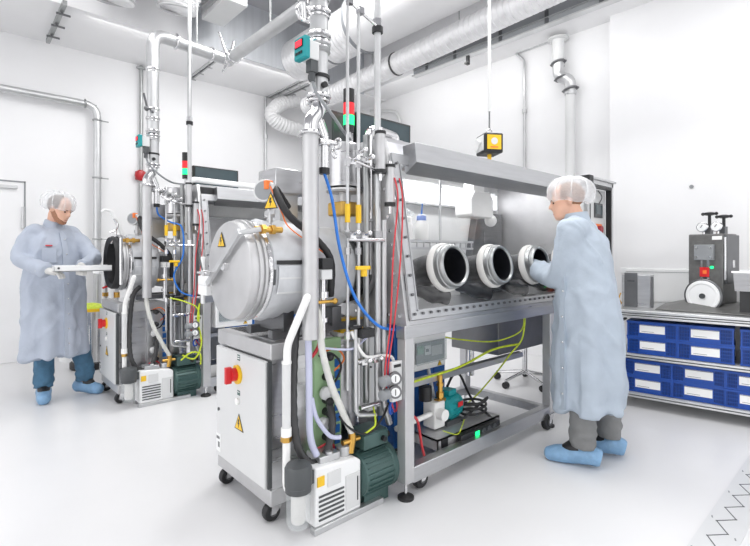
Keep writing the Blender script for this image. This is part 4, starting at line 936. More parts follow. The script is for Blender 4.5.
# ================================================================== bench with blue crates (own axes: along the front, into the depth, up)
U = (.158, -.987); W_ = (.987, .158)
XF.append(MX(((U[0], W_[0], 0, 4.293), (U[1], W_[1], 0, 1.585), (0, 0, 1, 0), (0, 0, 0, 1))))
t = T('workbench', 'aluminium workbench with two shelves of blue crates on the right', 'workbench', (.9, .4, 0))
P('worktop', B().box(-.02, 2.0, 0, .78, .785, .83), M['alu'], t, .003)
P('edge_profile', B().box(-.02, 2.0, -.012, 0, .765, .782).box(-.02, 2.0, -.012, 0, .79, .8).box(-.02, 2.0, -.012, 0, .808, .828), M['alu'], t, .002)
P('edge_groove', B().box(-.02, 2.0, -.006, 0, .78, .812), M['dgrey'], t)
for z in (.42, .09):
    P('shelf', B().box(-.02, 2.0, 0, .74, z+.005, z+.035), M['lgrey'], t)
    P('shelf_profile', B().box(-.02, 2.0, -.012, .0, z, z+.014).box(-.02, 2.0, -.012, .0, z+.022, z+.036), M['alu'], t, .002)
    P('shelf_groove', B().box(-.02, 2.0, -.006, .0, z+.01, z+.026), M['dgrey'], t)
P('back_panel', B().box(-.02, 2.0, .74, .75, .1, .78), M['lgrey'], t)
for u in (-.02, 1.96): P('upright', B().box(u, u+.04, .01, .05, .0, .78), M['alu'], t); P('upright', B().box(u, u+.04, .7, .74, .0, .78), M['alu'], t)
P('corner_brace', B().tube([(.005, .02, .71), (.03, .02, .74), (.06, .02, .76)], .012, 8).tube([(.005, .02, .38), (.03, .02, .41)], .012, 8), M['black'], t)
cr_grid = []
def crate_mesh():
    w, d, h = .37, .3, .138
    b = B().box(0, w, 0, d, 0, .008).box(0, w, d-.012, d, 0, h).box(0, .012, 0, d, 0, h).box(w-.012, w, 0, d, 0, h)
    b.box(-.004, w+.004, -.004, d+.004, h-.018, h).box(-.004, w+.004, -.004, d+.004, 0, .012)
    for x in (0, w-.014): b.box(x, x+.014, -.003, .01, 0, h)
    for k in range(8):
        x = .018+k*.0105; b.box(x, x+.0045, 0, .008, .01, h-.016); x = w-.018-k*.0105; b.box(x-.0045, x, 0, .008, .01, h-.016)
    for k in range(3): b.box(.0, .1, 0, .008, .035+k*.028, .041+k*.028).box(w-.1, w, 0, .008, .035+k*.028, .041+k*.028)
    b.box(.085, w-.082, -.002, .01, .01, h-.012)
    return b
proto = None
spots = [(.065, .46, 'upper shelf, left stack'), (.43, .46, 'upper shelf, middle stack'), (.835, .46, 'upper shelf, right stack'),
         (.03, .13, 'lower shelf, left stack'), (.385, .13, 'lower shelf, middle stack'), (.735, .13, 'lower shelf, right stack')]
mxb = XF[-1]
for u, z, where in spots:
    for k in range(2):
        lab = ('bottom' if k == 0 else 'top')+' blue crate with white label on the '+where
        if proto is None:
            proto = T('crate', lab, 'crate', (u, .03, z), 'blue crates under the workbench')
            XF.append(mxb @ MX.Translation(V((u, .03, z))))
            bd = P('body', crate_mesh(), M['blue'], proto, 0, None, True)
            P('inner_wall', B().box(.014, .356, .014, .02, .012, .12), M['shade_blue'], proto)  # deeper blue paints in the shade behind the front lattice
            P('label_card', B().box(.095, .28, -.0045, -.002, .042, .11), M['paper'], proto)
            P('card_print', B().box(.095, .28, -.0052, -.0045, .105, .109).box(.11, .2, -.0052, -.0045, .052, .055), M['seam'], proto)
            XF.pop(); home = (u, z)
        else:
            dv = mxb.to_3x3() @ V((u-home[0]+random.uniform(-.004, .004), random.uniform(-.004, .008), z+k*.139-home[1]))
            copy_tree(proto, dv, lab)

# things on the bench
XF.append(mxb @ MX.Translation(V((-.05, 0, 0))))
t = T('steel_box', 'small brushed steel instrument box at the left end of the workbench', 'instrument box', (.1, .3, .83))
P('front_plate', B().box(.045, .15, .27, .29, .83, 1.14), M['dsteel'], t, .003)
P('body', B().box(.02, .25, .29, .5, .83, 1.12), M['steel'], t, .004)
P('name_strip', B().box(.07, .13, .267, .27, 1.06, 1.072), M['dgrey'], t)
P('side_wing', B().box(.15, .27, .31, .33, .83, 1.11), M['dsteel'], t, .003)
P('cord', B().tube(smooth_path([(.01, .3, .95), (0, .28, .9), (.02, .27, .86), (0, .28, .84)]), .006, 6), M['brass'], t)
XF.pop()
t = T('machine_base', 'dark grey sloping base plate under the grey press on the workbench', 'base plate', (.6, .4, .83))
P('plate', B().add([(.26, .12, .832), (1.25, .12, .832), (1.25, .72, .832), (.26, .72, .832), (.26, .12, .842), (1.25, .12, .842), (1.25, .72, .842), (.26, .72, .842), (.45, .3, .9), (.95, .3, .9), (.95, .62, .9), (.45, .62, .9)],
    [(0, 3, 2, 1), (0, 1, 5, 4), (1, 2, 6, 5), (2, 3, 7, 6), (3, 0, 4, 7), (4, 5, 9, 8), (5, 6, 10, 9), (6, 7, 11, 10), (7, 4, 8, 11), (8, 9, 10, 11)]), M['press'], t, .004)
t = T('grinding_press', 'dark grey machine with big white front disc on the workbench', 'machine', (.62, .4, .9))
px_ = MX.Translation(V((.64, .42, .9))) @ MX.Rotation(math.radians(-19), 4, 'Z')
def Q(b): return b.xf(px_)
P('body', Q(B().box(-.13, .13, -.12, .14, 0, .58)), M['press'], t, .008)
P('side_cover', Q(B().box(.13, .15, -.1, .13, .17, .57)), M['dsteel'], t, .004)
P('hinge', Q(B().cyl((.14, -.115, .2), (.14, -.115, .55), .009, n=10).box(.15, .16, -.02, .02, .3, .36)), M['chrome'], t)
P('slide_plate', Q(B().box(-.075, .07, -.15, -.12, .36, .49)), M['grey'], t, .004)
P('slide_bolt', Q(B().cyl((-.055, -.15, .385), (-.055, -.156, .385), .009, n=10).cyl((.05, -.15, .385), (.05, -.156, .385), .009, n=10).cyl((-.055, -.15, .465), (-.055, -.156, .465), .009, n=10).cyl((.05, -.15, .465), (.05, -.156, .465), .009, n=10)), M['chrome'], t)
P('guide', Q(B().box(-.03, -.015, -.135, -.12, .2, .36).box(.015, .035, -.135, -.12, .2, .36)), M['chrome'], t)
P('red_label', Q(B().box(-.035, .035, -.138, -.134, .22, .3)), M['red'], t)
P('red_print', Q(B().box(-.012, .016, -.1395, -.138, .245, .275)), M['orange'], t)
P('pink_tag', Q(B().box(-.1, -.03, -.124, -.12, .13, .175)), mat('pink_tag', 'd9337f', .5), t)
P('rating_plate', Q(B().box(.05, .12, -.124, -.12, .53, .56)), M['paper'], t)
P('green_button', Q(B().cyl((.05, -.12, .3), (.05, -.13, .3), .012, n=12)), M['grnled'], t)
dk = P('disc', Q(B().lathe((0, -.14, .06), (0, -1, 0), [(.13, 0), (.13, .03), (.124, .038), (.105, .04), (.1, .034), (.001, .034)], 48)), M['white'], t)
P('disc_rim', Q(B().torus((0, -.16, .06), (0, 1, 0), .133, .012, 48)), M['dsteel'], dk)
P('disc_hub', Q(B().cyl((0, -.17, .06), (0, -.185, .06), .022, n=20)), M['dgrey'], dk)
P('disc_clip', Q(B().cbox((.03, -.185, -.055), (.05, .012, .012), 0, 0, .4)), M['chrome'], dk)
for dx, hz in ((-.02, .16), (.085, .13)):
    g = P('gauge', Q(B().lathe((dx-.02, -.06, .64), (0, -1, 0), [(.04, 0), (.042, .03), (.036, .032), (.001, .028)], 28).cyl((dx-.02, -.05, .58), (dx-.02, -.05, .62), .012, n=10)), M['chrome'], t)
    P('dial_face', Q(B().lathe((dx-.02, -.06, .64), (0, -1, 0), [(.035, .0325), (.001, .034)], 24)), M['white'], g)
    P('needle', Q(B().cbox((dx-.02, -.096, .648), (.004, .003, .028), 0, 0, .6)), M['black'], g)
    P('hand_wheel', Q(B().cyl((dx+.01, -.02, .58), (dx+.01, -.02, .58+hz), .012, n=12).lathe((dx+.01, -.02, .58+hz), (0, 0, 1), [(.02, 0), (.05, .008), (.05, .022), (.02, .03), (.001, .03)], 24).ball((dx-.04, -.02, .595+hz), .014).ball((dx+.06, -.02, .595+hz), .014)), M['black'], t)
    P('stem_block', Q(B().box(dx-.015, dx+.03, -.045, .0, .58, .64)), M['dsteel'], t)
XF.append(mxb @ MX.Translation(V((-.07, -.08, 0))))
t = T('feed_chute', 'open steel chute sticking out to the right of the grey machine', 'chute', (1.0, .3, 1.0))
P('trough', B().add([(.86, .16, 1.17), (1.5, .16, 1.17), (1.5, .34, 1.17), (.86, .34, 1.17), (.87, .22, 1.02), (1.5, .22, 1.02), (1.5, .3, 1.02), (.87, .3, 1.02)], [(0, 4, 5, 1), (4, 7, 6, 5), (7, 3, 2, 6), (0, 3, 7, 4), (1, 5, 6, 2), (0, 1, 2, 3)]), M['steel'], t)
P('rim', B().box(.85, 1.5, .155, .165, 1.165, 1.18), M['chrome'], t)
P('support', B().box(.9, 1.4, .24, .29, .84, 1.03), M['black'], t)
P('motor_cover', B().box(.98, 1.4, .36, .6, .9, 1.1), M['dgrey'], t, .01)
XF.pop()
t = T('wall_trunking', 'white cable trunking behind the workbench', 'trunking', (.5, .8, .95))
P('duct', B().box(-.1, 2.2, .84, .9, .84, 1.16), M['white'], t, .004)
P('lid_line', B().box(-.1, 2.2, .836, .84, 1.13, 1.134), M['grey'], t)
XF.pop()
S('wall_box', B().cyl((5.438, 1.32, 1.98), (5.425, 1.32, 1.98), .018, n=12), M['grey'], 'tiny round sensor on the white wall above the steel box', 'sensor')

# ================================================================== things around the man on the left
t = T('loading_tray', 'long white tray held by the man in front of the open chamber', 'tray', (.8, 4.63, 1.13))
P('tray_body', B().box(.6, 1.02, 4.56, 4.72, 1.165, 1.175).box(.6, 1.02, 4.56, 4.568, 1.165, 1.215).box(.6, 1.02, 4.712, 4.72, 1.165, 1.215).box(.6, .608, 4.56, 4.72, 1.165, 1.215), M['white'], t, .003)
P('end_screw', B().cyl((.63, 4.56, 1.195), (.63, 4.553, 1.195), .009, n=10), M['dgrey'], t)
t = T('loading_table', 'white stand with pipes and valves under the tray at the open chamber', 'stand', (1.05, 4.7, 0))
XF.append(MX.Translation(V((.33, .9, 0))))
P('table_top', B().box(.78, 1.02, 4.6, 4.9, 1.1, 1.13), M['white'], t, .004)
P('post', B().cyl((.98, 4.86, .0), (.98, 4.86, 1.1), .045, n=20), M['white'], t)
P('valve_pipe', B().cyl((.86, 4.7, .5), (.86, 4.7, 1.1), .02, n=14).cyl((.96, 4.66, .55), (.96, 4.66, 1.1), .02, n=14).cyl((.86, 4.7, 1.04), (1.1, 4.66, 1.02), .014, n=10), M['satin'], t)
P('brass_union', B().cyl((.86, 4.7, .86), (.86, 4.7, .9), .03, n=8).cyl((.96, 4.66, .84), (.96, 4.66, .9), .03, n=8).cyl((.96, 4.66, .56), (.96, 4.66, .6), .03, n=8), M['brass'], t)
P('red_lever', B().cbox((.9, 4.67, .98), (.16, .015, .02), 0, 0, -.4), M['red'], t)
P('drip_tank', B().cyl((.92, 4.75, .0), (.92, 4.75, .5), .06, n=20), M['lgrey'], t)
XF.pop()
t = T('steel_drum', 'shiny steel drum with yellow lid rim and black base behind the left man', 'drum', (1.17, 6.2, 0))
P('shell', B().cyl((1.17, 6.2, .07), (1.17, 6.2, .66), .185, n=40), M['chrome'], t)
P('base', B().lathe((1.17, 6.2, 0), (0, 0, 1), [(.2, 0), (.21, .01), (.21, .07), (.19, .085)], 40), M['rubber'], t)
P('lid_rim', B().cyl((1.17, 6.2, .655), (1.17, 6.2, .69), .195, n=40), M['yellow'], t)
P('lid', B().lathe((1.17, 6.2, .69), (0, 0, 1), [(.185, 0), (.17, .02), (.05, .05), (.001, .05)], 40), M['ygr'], t)
P('handle', B().box(1.27, 1.4, 6.02, 6.08, .62, .66), M['black'], t, .006)
P('side_pipe', B().cyl((1.36, 6.08, .1), (1.36, 6.08, .68), .02, n=14), M['satin'], t)
t = T('gas_cylinder', 'white gas cylinder with red mark behind the left man', 'gas cylinder', (1.05, 6.75, 0))
P('body', B().lathe((1.05, 6.75, 0), (0, 0, 1), [(.11, 0), (.115, .02), (.115, 1.3), (.06, 1.42), (.03, 1.44), (.001, 1.44)], 32), M['white'], t)
P('red_mark', B().box(1.02, 1.08, 6.632, 6.64, .9, 1.02), M['red'], t)

# ================================================================== the two people
def make_fused(name, b, mat_, parent, voxel, it=6, fn=None):
    o = make(name, b, mat_, parent)
    md = o.modifiers.new('fuse', 'REMESH'); md.mode = 'VOXEL'; md.voxel_size = voxel
    m2 = o.modifiers.new('smooth', 'SMOOTH'); m2.iterations = it; m2.factor = .5
    dg = bpy.context.evaluated_depsgraph_get()
    me = bpy.data.meshes.new_from_object(o.evaluated_get(dg))
    o.modifiers.clear(); o.data = me
    if fn:
        inv = XF[-1].inverted(); org = wloc(parent)
        nn = [v.normal.copy() for v in me.vertices]
        for v, n in zip(me.vertices, nn):
            v.co += n*fn(inv @ (v.co+org))
    me.polygons.foreach_set('use_smooth', [True]*len(me.polygons))
    if not me.materials: me.materials.append(mat_)
    return o

def person(cfg):
    fx, fy = cfg['face']; yaw = math.atan2(fy, fx)-PI/2
    X = MX.Translation(V((cfg['base'][0], cfg['base'][1], 0))) @ MX.Rotation(yaw, 4, 'Z')
    inv = X.inverted()
    t = T('person', cfg['label'], 'person', (cfg['base'][0], cfg['base'][1], 0))
    XF.append(X)
    L = lambda p: inv @ V(p)
    zs = cfg['zs']                                     # shoulder height
    ly = cfg['lean']
    Hm = MX.Translation(V((cfg['hx'], cfg['hy'], cfg['hz']))) @ MX.Rotation(cfg['hyaw'], 4, 'Z') @ MX.Rotation(-cfg['hpitch'], 4, 'X')
    hp = lambda p: Hm @ V(p)
    arms = []
    for side, (el, wr, tip) in zip((1, -1), cfg['arms']):
        arms.append((V((side*.165, ly, zs-.075)), L(el), L(wr), L(tip)))
    b = B()
    b.loft([(0, 0, .85, .12, .1), (0, 0, .95, .165, .12), (0, ly*.3, 1.1, .15, .11), (0, ly*.8, zs-.2, .16, .11), (0, ly, zs-.07, .14, .085), (0, ly, zs+.0, .075, .06)])
    hd = B()
    hd.ball((0, -.01, .03), 1, 24, 16, (.074, .096, .088))
    hd.loft([(0, .062, -.116, .022, .024), (0, .05, -.105, .04, .045), (0, .034, -.075, .053, .066), (0, .018, -.03, .064, .082), (0, .008, .01, .068, .088), (0, .0, .045, .06, .08)])
    hd.tube([(0, .09, .012), (0, .108, -.022), (0, .106, -.034)], [.009, .014, .012], 8).ball((0, .078, .022), .03, sq=(1.5, .6, .4))
    for s in (-1, 1): hd.ball((s*.073, -.012, -.01), .026, sq=(.45, .7, 1.15))
    hd.xf(Hm); b.add(hd.v, hd.f)
    b.tube([(0, ly-.01, zs-.02), (0, ly+.01, zs+.05), hp((0, -.02, -.07)), hp((0, -.02, -.03))], [.075, .056, .054, .055], 16)
    fe = [(L(h), L(tt)) for h, tt in cfg['feet']]
    for side, (hl, tt) in zip((1, -1), fe):
        an = hl.lerp(tt, .3); kn = V((side*.09, .02, .5)).lerp(V((an.x, an.y, .5)), .6)
        b.tube([(side*.085, 0, .92), kn, (an.x, an.y, .12), (an.x, an.y, .06)], [.085, .058, .042, .04], 14)
        b.tube([hl.lerp(tt, .12)+V((0, 0, .045)), an+V((0, 0, .05)), hl.lerp(tt, .8)+V((0, 0, .035))], [.026, .034, .022], 10)
    def hand(dst, wr, tip, side, g):
        d = (tip-wr); ln = d.length; d.normalize(); u = V(cfg['palm_across']).normalized() if 'palm_across' in cfg else V((1, 0, 0))
        u = (u-d*u.dot(d)).normalized(); nrm = d.cross(u)
        if nrm.z > 0: nrm = -nrm
        dst.tube([wr, wr+d*.03, wr+d*.085], [.024+g, .027+g, .03+g], 12)
        for k, (off, l) in enumerate(((-.029, .066), (-.01, .078), (.01, .074), (.028, .058))):
            p = wr+d*.075+u*off
            dst.tube([p-d*.03, p+d*.02, p+d*(l*.5)+nrm*.008, p+d*(l*.82)+nrm*.03, p+d*(l*.9)+nrm*.05], [.0105+g, .01+g, .0095+g, .009+g, .007+g], 8)
        q = wr+d*.02-u*.03*side
        dst.tube([wr+d*.015, q+d*.02-u*.012*side+nrm*.008, q+d*.055-u*.012*side+nrm*.022, q+d*.075+nrm*.03], [.015+g, .013+g, .011+g, .008+g], 8)
    for side, (sh, el, wr, tip) in zip((1, -1), arms):
        b.tube([V((side*.08, ly, zs-.085)), sh, el, el.lerp(wr, .5), wr], [.052, .05, .043, .039, .027], 14)
        hand(b, wr, tip, side, 0)
    make_fused('body', b, M['skin'], t, .0085, 2)
    # face
    for nm, pts, sq, m in (('eye', ((-.03, .0835, .002), (.03, .0835, .002)), (1.2, .45, .7), M['eye']), ('eyebrow', ((-.03, .092, .02), (.03, .092, .02)), (1.6, .4, .32), M['hair'])):
        for p in pts: P(nm, B().ball(p, .0115, sq=sq).xf(Hm), m, t)
    P('mouth', B().ball((0, .094, -.07), .018, sq=(1.1, .35, .28)).xf(Hm), M['lip'], t)
    P('hair', B().ball((0, -.021, .03), 1, 24, 14, (.079, .099, .09)).xf(Hm), cfg['hairmat'], t)
    if cfg.get('beard'):
        P('beard', B().loft([(0, .062, -.121, .022, .022), (0, .05, -.108, .043, .049), (0, .03, -.078, .0565, .067), (0, .008, -.04, .067, .07), (0, -.005, -.015, .07, .066)]).xf(Hm), M['beard'], t)
    cap = B(); n = 40
    for z, rx, ry, cy in ((-.03, .086, .1, -.012), (-.034, .1, .12, -.015), (-.015, .117, .138, -.02), (.03, .122, .145, -.022), (.075, .112, .132, -.022), (.108, .085, .1, -.02), (.126, .05, .06, -.02), (.13, .015, .02, -.02)):
        for i in range(n):
            a = 2*PI*i/n; k = 1+.05*math.sin(a*9+z*30)*(1 if z < .1 else .5)+.05*noise.noise(V((a*2, z*20, cfg['seed'])))
            cap.v.append(V((rx*k*math.cos(a), cy+ry*k*math.sin(a), z+.012+.006*math.sin(a*5))))
    for j in range(7): cap.f += [(j*n+i, j*n+(i+1) % n, (j+1)*n+(i+1) % n, (j+1)*n+i) for i in range(n)]
    cap.f.append(tuple(range(7*n, 8*n)))
    cs = cfg.get('cap', 1)
    Cm = Hm @ MX.Translation(V((0, -.005, .012))) @ MX.Rotation(.3, 4, 'X') @ MX.Diagonal(V((cs, cs, cs, 1)))
    c = P('hair_cover', cap.xf(Cm), M['gauze'], t, 0, 'see-through white bouffant cap')
    fold = B()
    for k in range(9):
        a = 2*PI*k/9+.3; pth = [V((.118*math.cos(a)*s_, -.02+.14*math.sin(a)*s_, z)) for s_, z in ((.9, -.015), (1.03, .03), (1.0, .075), (.78, .115), (.3, .142))]
        fold.tube(smooth_path(pth, 4), .0035, 6)
    P('fold', fold.xf(Cm), M['gauze'], c, 0, None, True)
    # coat
    R = cfg['rings']
    def ring(z):
        for (z0, *a), (z1, *bb) in zip(R[:-1], R[1:]):
            if z0 <= z <= z1: f = (z-z0)/(z1-z0); return [p+(q-p)*f for p, q in zip(a, bb)]
        return list(R[0][1:]) if z < R[0][0] else list(R[-1][1:])
    cb = B().loft([(0, cy, z, rx, ry) for z, rx, ry, cy in R], 40)
    for side, (sh, el, wr, tip) in zip((1, -1), arms):
        ws = cfg['sleeve']; sh2 = V((side*.165, ly, zs-.05)); cuff = wr+(tip-wr).normalized()*.015
        cb.tube(smooth_path([V((side*.1, ly, zs-.07)), sh2, el, cuff], 6), [ws*(1.05-.32*max(0, (i/18))) for i in range(19)], 18)
    hem = R[0][0]
    def folds(p):
        a = math.atan2(p.y, p.x); lo = max(0, min(1, (1.15-p.z)/.6))
        sd = cfg['seed']
        d = .014*noise.noise(V((p.x*7, p.y*7, p.z*4+sd)))+.009*noise.noise(V((p.x*17+sd, p.y*17, p.z*9)))
        rg = noise.noise(V((p.x*4.5+p.z*2.2, p.y*4.5-p.z*1.2, p.z*2.4+sd*2)))
        d += .011*max(0, 1-abs(rg)*6)
        d += .01*max(0, noise.noise(V((p.x*9+p.z*9, p.y*9-p.z*9, sd))))-.003
        return d+lo*(.018*math.sin(a*7+sd+1.2*noise.noise(V((a, p.z*2, sd)))))*(1 if abs(p.x)+abs(p.y) < .5 else .4)
    make_fused('lab_coat', cb, cfg['coat'], t, .011, 4, folds)
    def strip(name, ang, w, z0, z1, off, m, tk=.004):
        q = B(); k = 26
        for i in range(k+1):
            z = z0+(z1-z0)*i/k; rx, ry, cy = ring(z)
            for da, oo in ((-w, off), (w, off), (w, off-.02), (-w, off-.02)):
                aa = ang+da
                q.v.append(V(((rx+oo+.0)*math.cos(aa), cy+(ry+oo)*math.sin(aa), z)))
        for i in range(k):
            for j in range(4): q.f.append((4*i+j, 4*i+(j+1) % 4, 4*i+4+(j+1) % 4, 4*i+4+j))
        q.f += [(3, 2, 1, 0), (4*k, 4*k+1, 4*k+2, 4*k+3)]
        return P(name, q, m, t)
    ang = cfg['placket']
    strip('placket', ang, .09, hem+.02, zs-.02, .011, cfg['coat'])
    for i in range(cfg['snaps']):
        z = hem+.12+i*(zs-.1-hem-.12)/(cfg['snaps']-1); rx, ry, cy = ring(z)
        P('snap_button', B().ball(((rx+.013)*math.cos(ang+.03), cy+(ry+.013)*math.sin(ang+.03), z), .007, 10, 6), M['chrome'], t)
    cl = B().lathe((0, ly+.005, zs+.005), (0, .12, 1), [(.088, 0), (.078, .05), (.071, .075), (.066, .075), (.072, .05), (.08, 0)], 32, True)
    P('collar', cl, cfg['coat'], t)
    if cfg.get('mark'):
        rx, ry, cy = ring(1.38); a = 1.1
        P('chest_mark', B().cbox(((rx+.013)*math.cos(a), cy+(ry+.016)*math.sin(a), 1.385), (.05, .02, .011), a-PI/2), M['redh'], t)
        rx, ry, cy = ring(1.33)
        P('chest_pocket', B().cbox(((rx+.006)*math.cos(a), cy+(ry+.008)*math.sin(a), 1.3), (.11, .02, .13), a-PI/2), cfg['coat'], t, .004)
    for side, (sh, el, wr, tip) in zip((1, -1), arms):
        if cfg.get('gloves'):
            g = B(); hand(g, wr, tip, side, .003); d = (wr-tip).normalized()
            g.tube([wr+d*.06, wr+d*.02, wr], [.036, .033, .029], 14)
            make_fused('glove', g, M['cream'], t, .0042, 2)
        else:
            d = (tip-wr).normalized(); P('cuff', B().tube([wr+d*.0, wr+d*.03], [.056, .052], 16), cfg['coat'], t)
    # trousers and overshoes
    tb = B()
    for side, (hl, tt) in zip((1, -1), fe):
        an = hl.lerp(tt, .27); kn = V((side*.09, .02, .5)).lerp(V((an.x, an.y, .5)), .6); r = cfg['leg']
        tb.tube(smooth_path([(side*.085, 0, .93), kn, (an.x, an.y, .26), (an.x, an.y, .12)], 6), [r*(1.2-.28*min(1, i/9)) for i in range(19)], 18)
    tb.loft([(0, 0, .85, .14, .11), (0, 0, 1.0, .17, .13)])
    make_fused('trousers', tb, cfg['trousers'], t, .011, 3, lambda p: .006*math.sin(p.z*75+5*noise.noise(p*9))*max(0, min(1, (.32-p.z)/.15))+.006*noise.noise(V((p.x*14, p.y*14, p.z*7))))
    for side, (hl, tt) in zip((1, -1), fe):
        d = (tt-hl); f = B(); an = hl.lerp(tt, .25); e = d.normalized()
        f.tube(smooth_path([hl-e*.02+V((0, 0, .06)), hl.lerp(tt, .2)+V((0, 0, .075)), hl.lerp(tt, .55)+V((0, 0, .055)), hl.lerp(tt, .85)+V((0, 0, .04)), tt+V((0, 0, .03))], 5),
               [.044, .052, .056, .058, .06, .062, .062, .06, .058, .057, .056, .056, .056, .055, .053, .05, .047, .043, .037, .028, .016][:21], 18)
        for v in f.v:
            v.z = max(.004, v.z)+(.004*noise.noise(v*30) if v.z > .02 else 0)
        sc = P('overshoe', f, M['shoe'], t, 0, 'light blue plastic overshoe')
        P('shoe', B().tube([hl.lerp(tt, .34)+V((0, 0, .1)), hl.lerp(tt, .5)+V((0, 0, .098)), hl.lerp(tt, .62)+V((0, 0, .08))], [.05, .045, .03], 14), M['black'], t)
    XF.pop()
    return t

person(dict(label='man in pale grey-blue lab coat, white cap and grey trousers working at the glove ports', base=(3.03, 1.315), face=(-.25, .97), zs=1.5, lean=.05,
    hx=0, hy=.12, hz=1.665, hyaw=.25, hpitch=.22, cap=1.03, seed=3.1, hairmat=mat('light_brown_hair', '8a6144', .6, var=.2, scale=60),
    arms=[((3.36, 1.52, 1.2), (3.53, 1.76, 1.23), (3.56, 1.86, 1.2)), ((2.88, 1.42, 1.17), (3.06, 1.7, 1.225), (3.12, 1.82, 1.2))],
    feet=[((3.2, 1.16), (3.1, 1.44)), ((2.925, 1.2), (2.82, 1.49))] if False else [((3.2, 1.16, 0), (3.1, 1.44, 0)), ((2.925, 1.2, 0), (2.82, 1.49, 0))],
    rings=[(.33, .245, .21, -.01), (.6, .24, .205, -.01), (.9, .235, .205, -.005), (1.1, .225, .185, .0), (1.3, .225, .165, .02), (1.4, .215, .15, .035), (1.47, .17, .115, .05), (1.515, .09, .08, .055), (1.53, .07, .07, .055)],
    sleeve=.094, coat=M['coat2'], placket=math.radians(148), snaps=7, leg=.085, trousers=M['trous']))
person(dict(label='bearded man in grey-blue lab coat, blue jeans and white gloves looking at the tray', base=(.67, 5.06), face=(.3, -.95), zs=1.54, lean=-.02,
    hx=0, hy=.09, hz=1.715, hyaw=.42, hpitch=.42, cap=1.0, seed=7.7, hairmat=M['hair'], beard=True, gloves=True, mark=True, palm_across=(1, 0, 0),
    arms=[((.41, 4.98, 1.28), (.555, 4.7, 1.175), (.7, 4.62, 1.15)), ((.93, 4.88, 1.27), (.82, 4.72, 1.215), (.8, 4.6, 1.18))],
    feet=[((.6, 5.16, 0), (.57, 4.9, 0)), ((.86, 5.14, 0), (1.03, 4.96, 0))],
    rings=[(.4, .27, .2, 0), (.65, .265, .195, 0), (.95, .255, .185, 0), (1.15, .245, .17, 0), (1.35, .24, .155, 0), (1.45, .225, .135, -.01), (1.51, .17, .11, -.02), (1.55, .09, .08, -.02), (1.565, .07, .07, -.02)],
    sleeve=.08, coat=M['coat'], placket=math.radians(92), snaps=8, leg=.085, trousers=M['jeans']))

# ================================================================== light, camera
w = bpy.data.worlds.new('ambient_fill'); SC.world = w; w.use_nodes = True  # added surround fill for the open side of the room
nt = w.node_tree; N = nt.nodes; Lk = nt.links
bg = N['Background']; tc = N.new('ShaderNodeTexCoord'); sx = N.new('ShaderNodeSeparateXYZ'); rp = N.new('ShaderNodeValToRGB')
mr = N.new('ShaderNodeMapRange'); mr.inputs['From Min'].default_value = -1; mr.inputs['From Max'].default_value = 1
Lk.new(tc.outputs['Generated'], sx.inputs[0]); Lk.new(sx.outputs['Z'], mr.inputs['Value']); Lk.new(mr.outputs[0], rp.inputs[0]); Lk.new(rp.outputs[0], bg.inputs['Color'])
cr = rp.color_ramp; cr.elements[0].position = .0; cr.elements[0].color = (.75, .75, .76, 1)
cr.elements[1].position = 1; cr.elements[1].color = (1, 1, 1, 1)
for p, v in ((.44, .9), (.52, .85), (.6, .95), (.75, 1)):
    e = cr.elements.new(p); e.color = (v, v, v*1.01, 1)
nz = N.new('ShaderNodeTexNoise'); nz.inputs['Scale'].default_value = 2.3; nz.inputs['Detail'].default_value = 1  # made-up bright and dark bands, streak the metal reflections
r2 = N.new('ShaderNodeValToRGB'); r2.color_ramp.elements[0].position = .4; r2.color_ramp.elements[1].position = .6
r2.color_ramp.elements[0].color = (.3, .3, .31, 1); r2.color_ramp.elements[1].color = (1.25, 1.25, 1.25, 1)
mp = N.new('ShaderNodeMapping'); mp.inputs['Scale'].default_value = (1, 1, .35)
Lk.new(tc.outputs['Generated'], mp.inputs[0]); Lk.new(mp.outputs[0], nz.inputs['Vector']); Lk.new(nz.outputs['Fac'], r2.inputs[0])
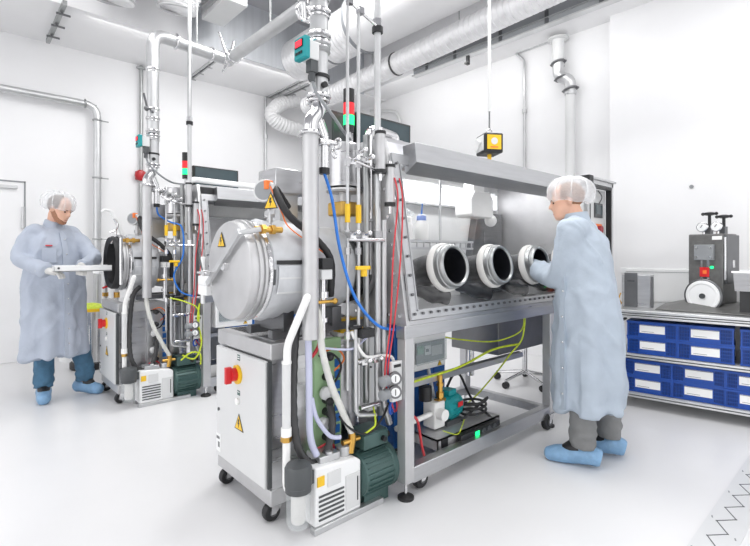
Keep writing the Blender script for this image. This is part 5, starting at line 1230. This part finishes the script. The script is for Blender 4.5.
mm = N.new('ShaderNodeMix'); mm.data_type = 'RGBA'; mm.blend_type = 'MULTIPLY'; mm.inputs[0].default_value = 1
Lk.new(rp.outputs[0], mm.inputs[6]); Lk.new(r2.outputs[0], mm.inputs[7]); Lk.new(mm.outputs[2], bg.inputs['Color'])
bg.inputs['Strength'].default_value = 1.35
li = bpy.data.lights.new('glove_box_fill', 'AREA'); li.shape = 'RECTANGLE'; li.size = 1.7; li.size_y = .06; li.energy = 4.5  # added light under the roof, lifts the dark interior
lo = bpy.data.objects.new('glove_box_fill', li); COL.objects.link(lo); lo.location = (2.8, 2.25, 1.93)
def lamp(x, y, z, sx_, sy, e):
    l = bpy.data.lights.new('ceiling_or_wash_lamp', 'AREA'); l.shape = 'RECTANGLE'; l.size = sx_; l.size_y = sy; l.energy = e; l.color = (1, .995, .985)
    o = bpy.data.objects.new('ceiling_or_wash_lamp', l); COL.objects.link(o); o.location = (x, y, z); return o
lamp(.6, 1.2, 4.4, 1.2, 2.4, 34); lamp(2.9, 1.5, 4.5, .6, 2.4, 42); lamp(.2, 4.0, 4.6, .8, 2.4, 26); lamp(2.9, 3.6, 4.6, 1.0, 1.4, 50); lamp(4.6, .2, 4.4, .6, 1.6, 12)
lw = lamp(4.8, 3.6, 3.82, .12, 3.4, 7); lw.rotation_euler = (0, math.radians(-50), 0)  # added wash light, brightens the right wall
lw = lamp(2.6, 5.9, 3.9, 3.0, .12, 4); lw.rotation_euler = (math.radians(45), 0, 0)  # second added wash light, aimed at the left wall
cam = bpy.data.cameras.new('camera'); co = bpy.data.objects.new('camera', cam); COL.objects.link(co)
co.location = (0, 0, 1.32); co.rotation_euler = (PI/2, 0, math.radians(47.9)-PI/2)
cam.sensor_width = 36; cam.lens = 36*465/750; cam.shift_y = (253-273)/750*1.0; cam.clip_start = .02
SC.camera = co
SC.view_settings.view_transform = 'Standard'; SC.view_settings.look = 'None'; SC.view_settings.gamma = 1; SC.view_settings.exposure = .66
SC.view_settings.use_curve_mapping = False
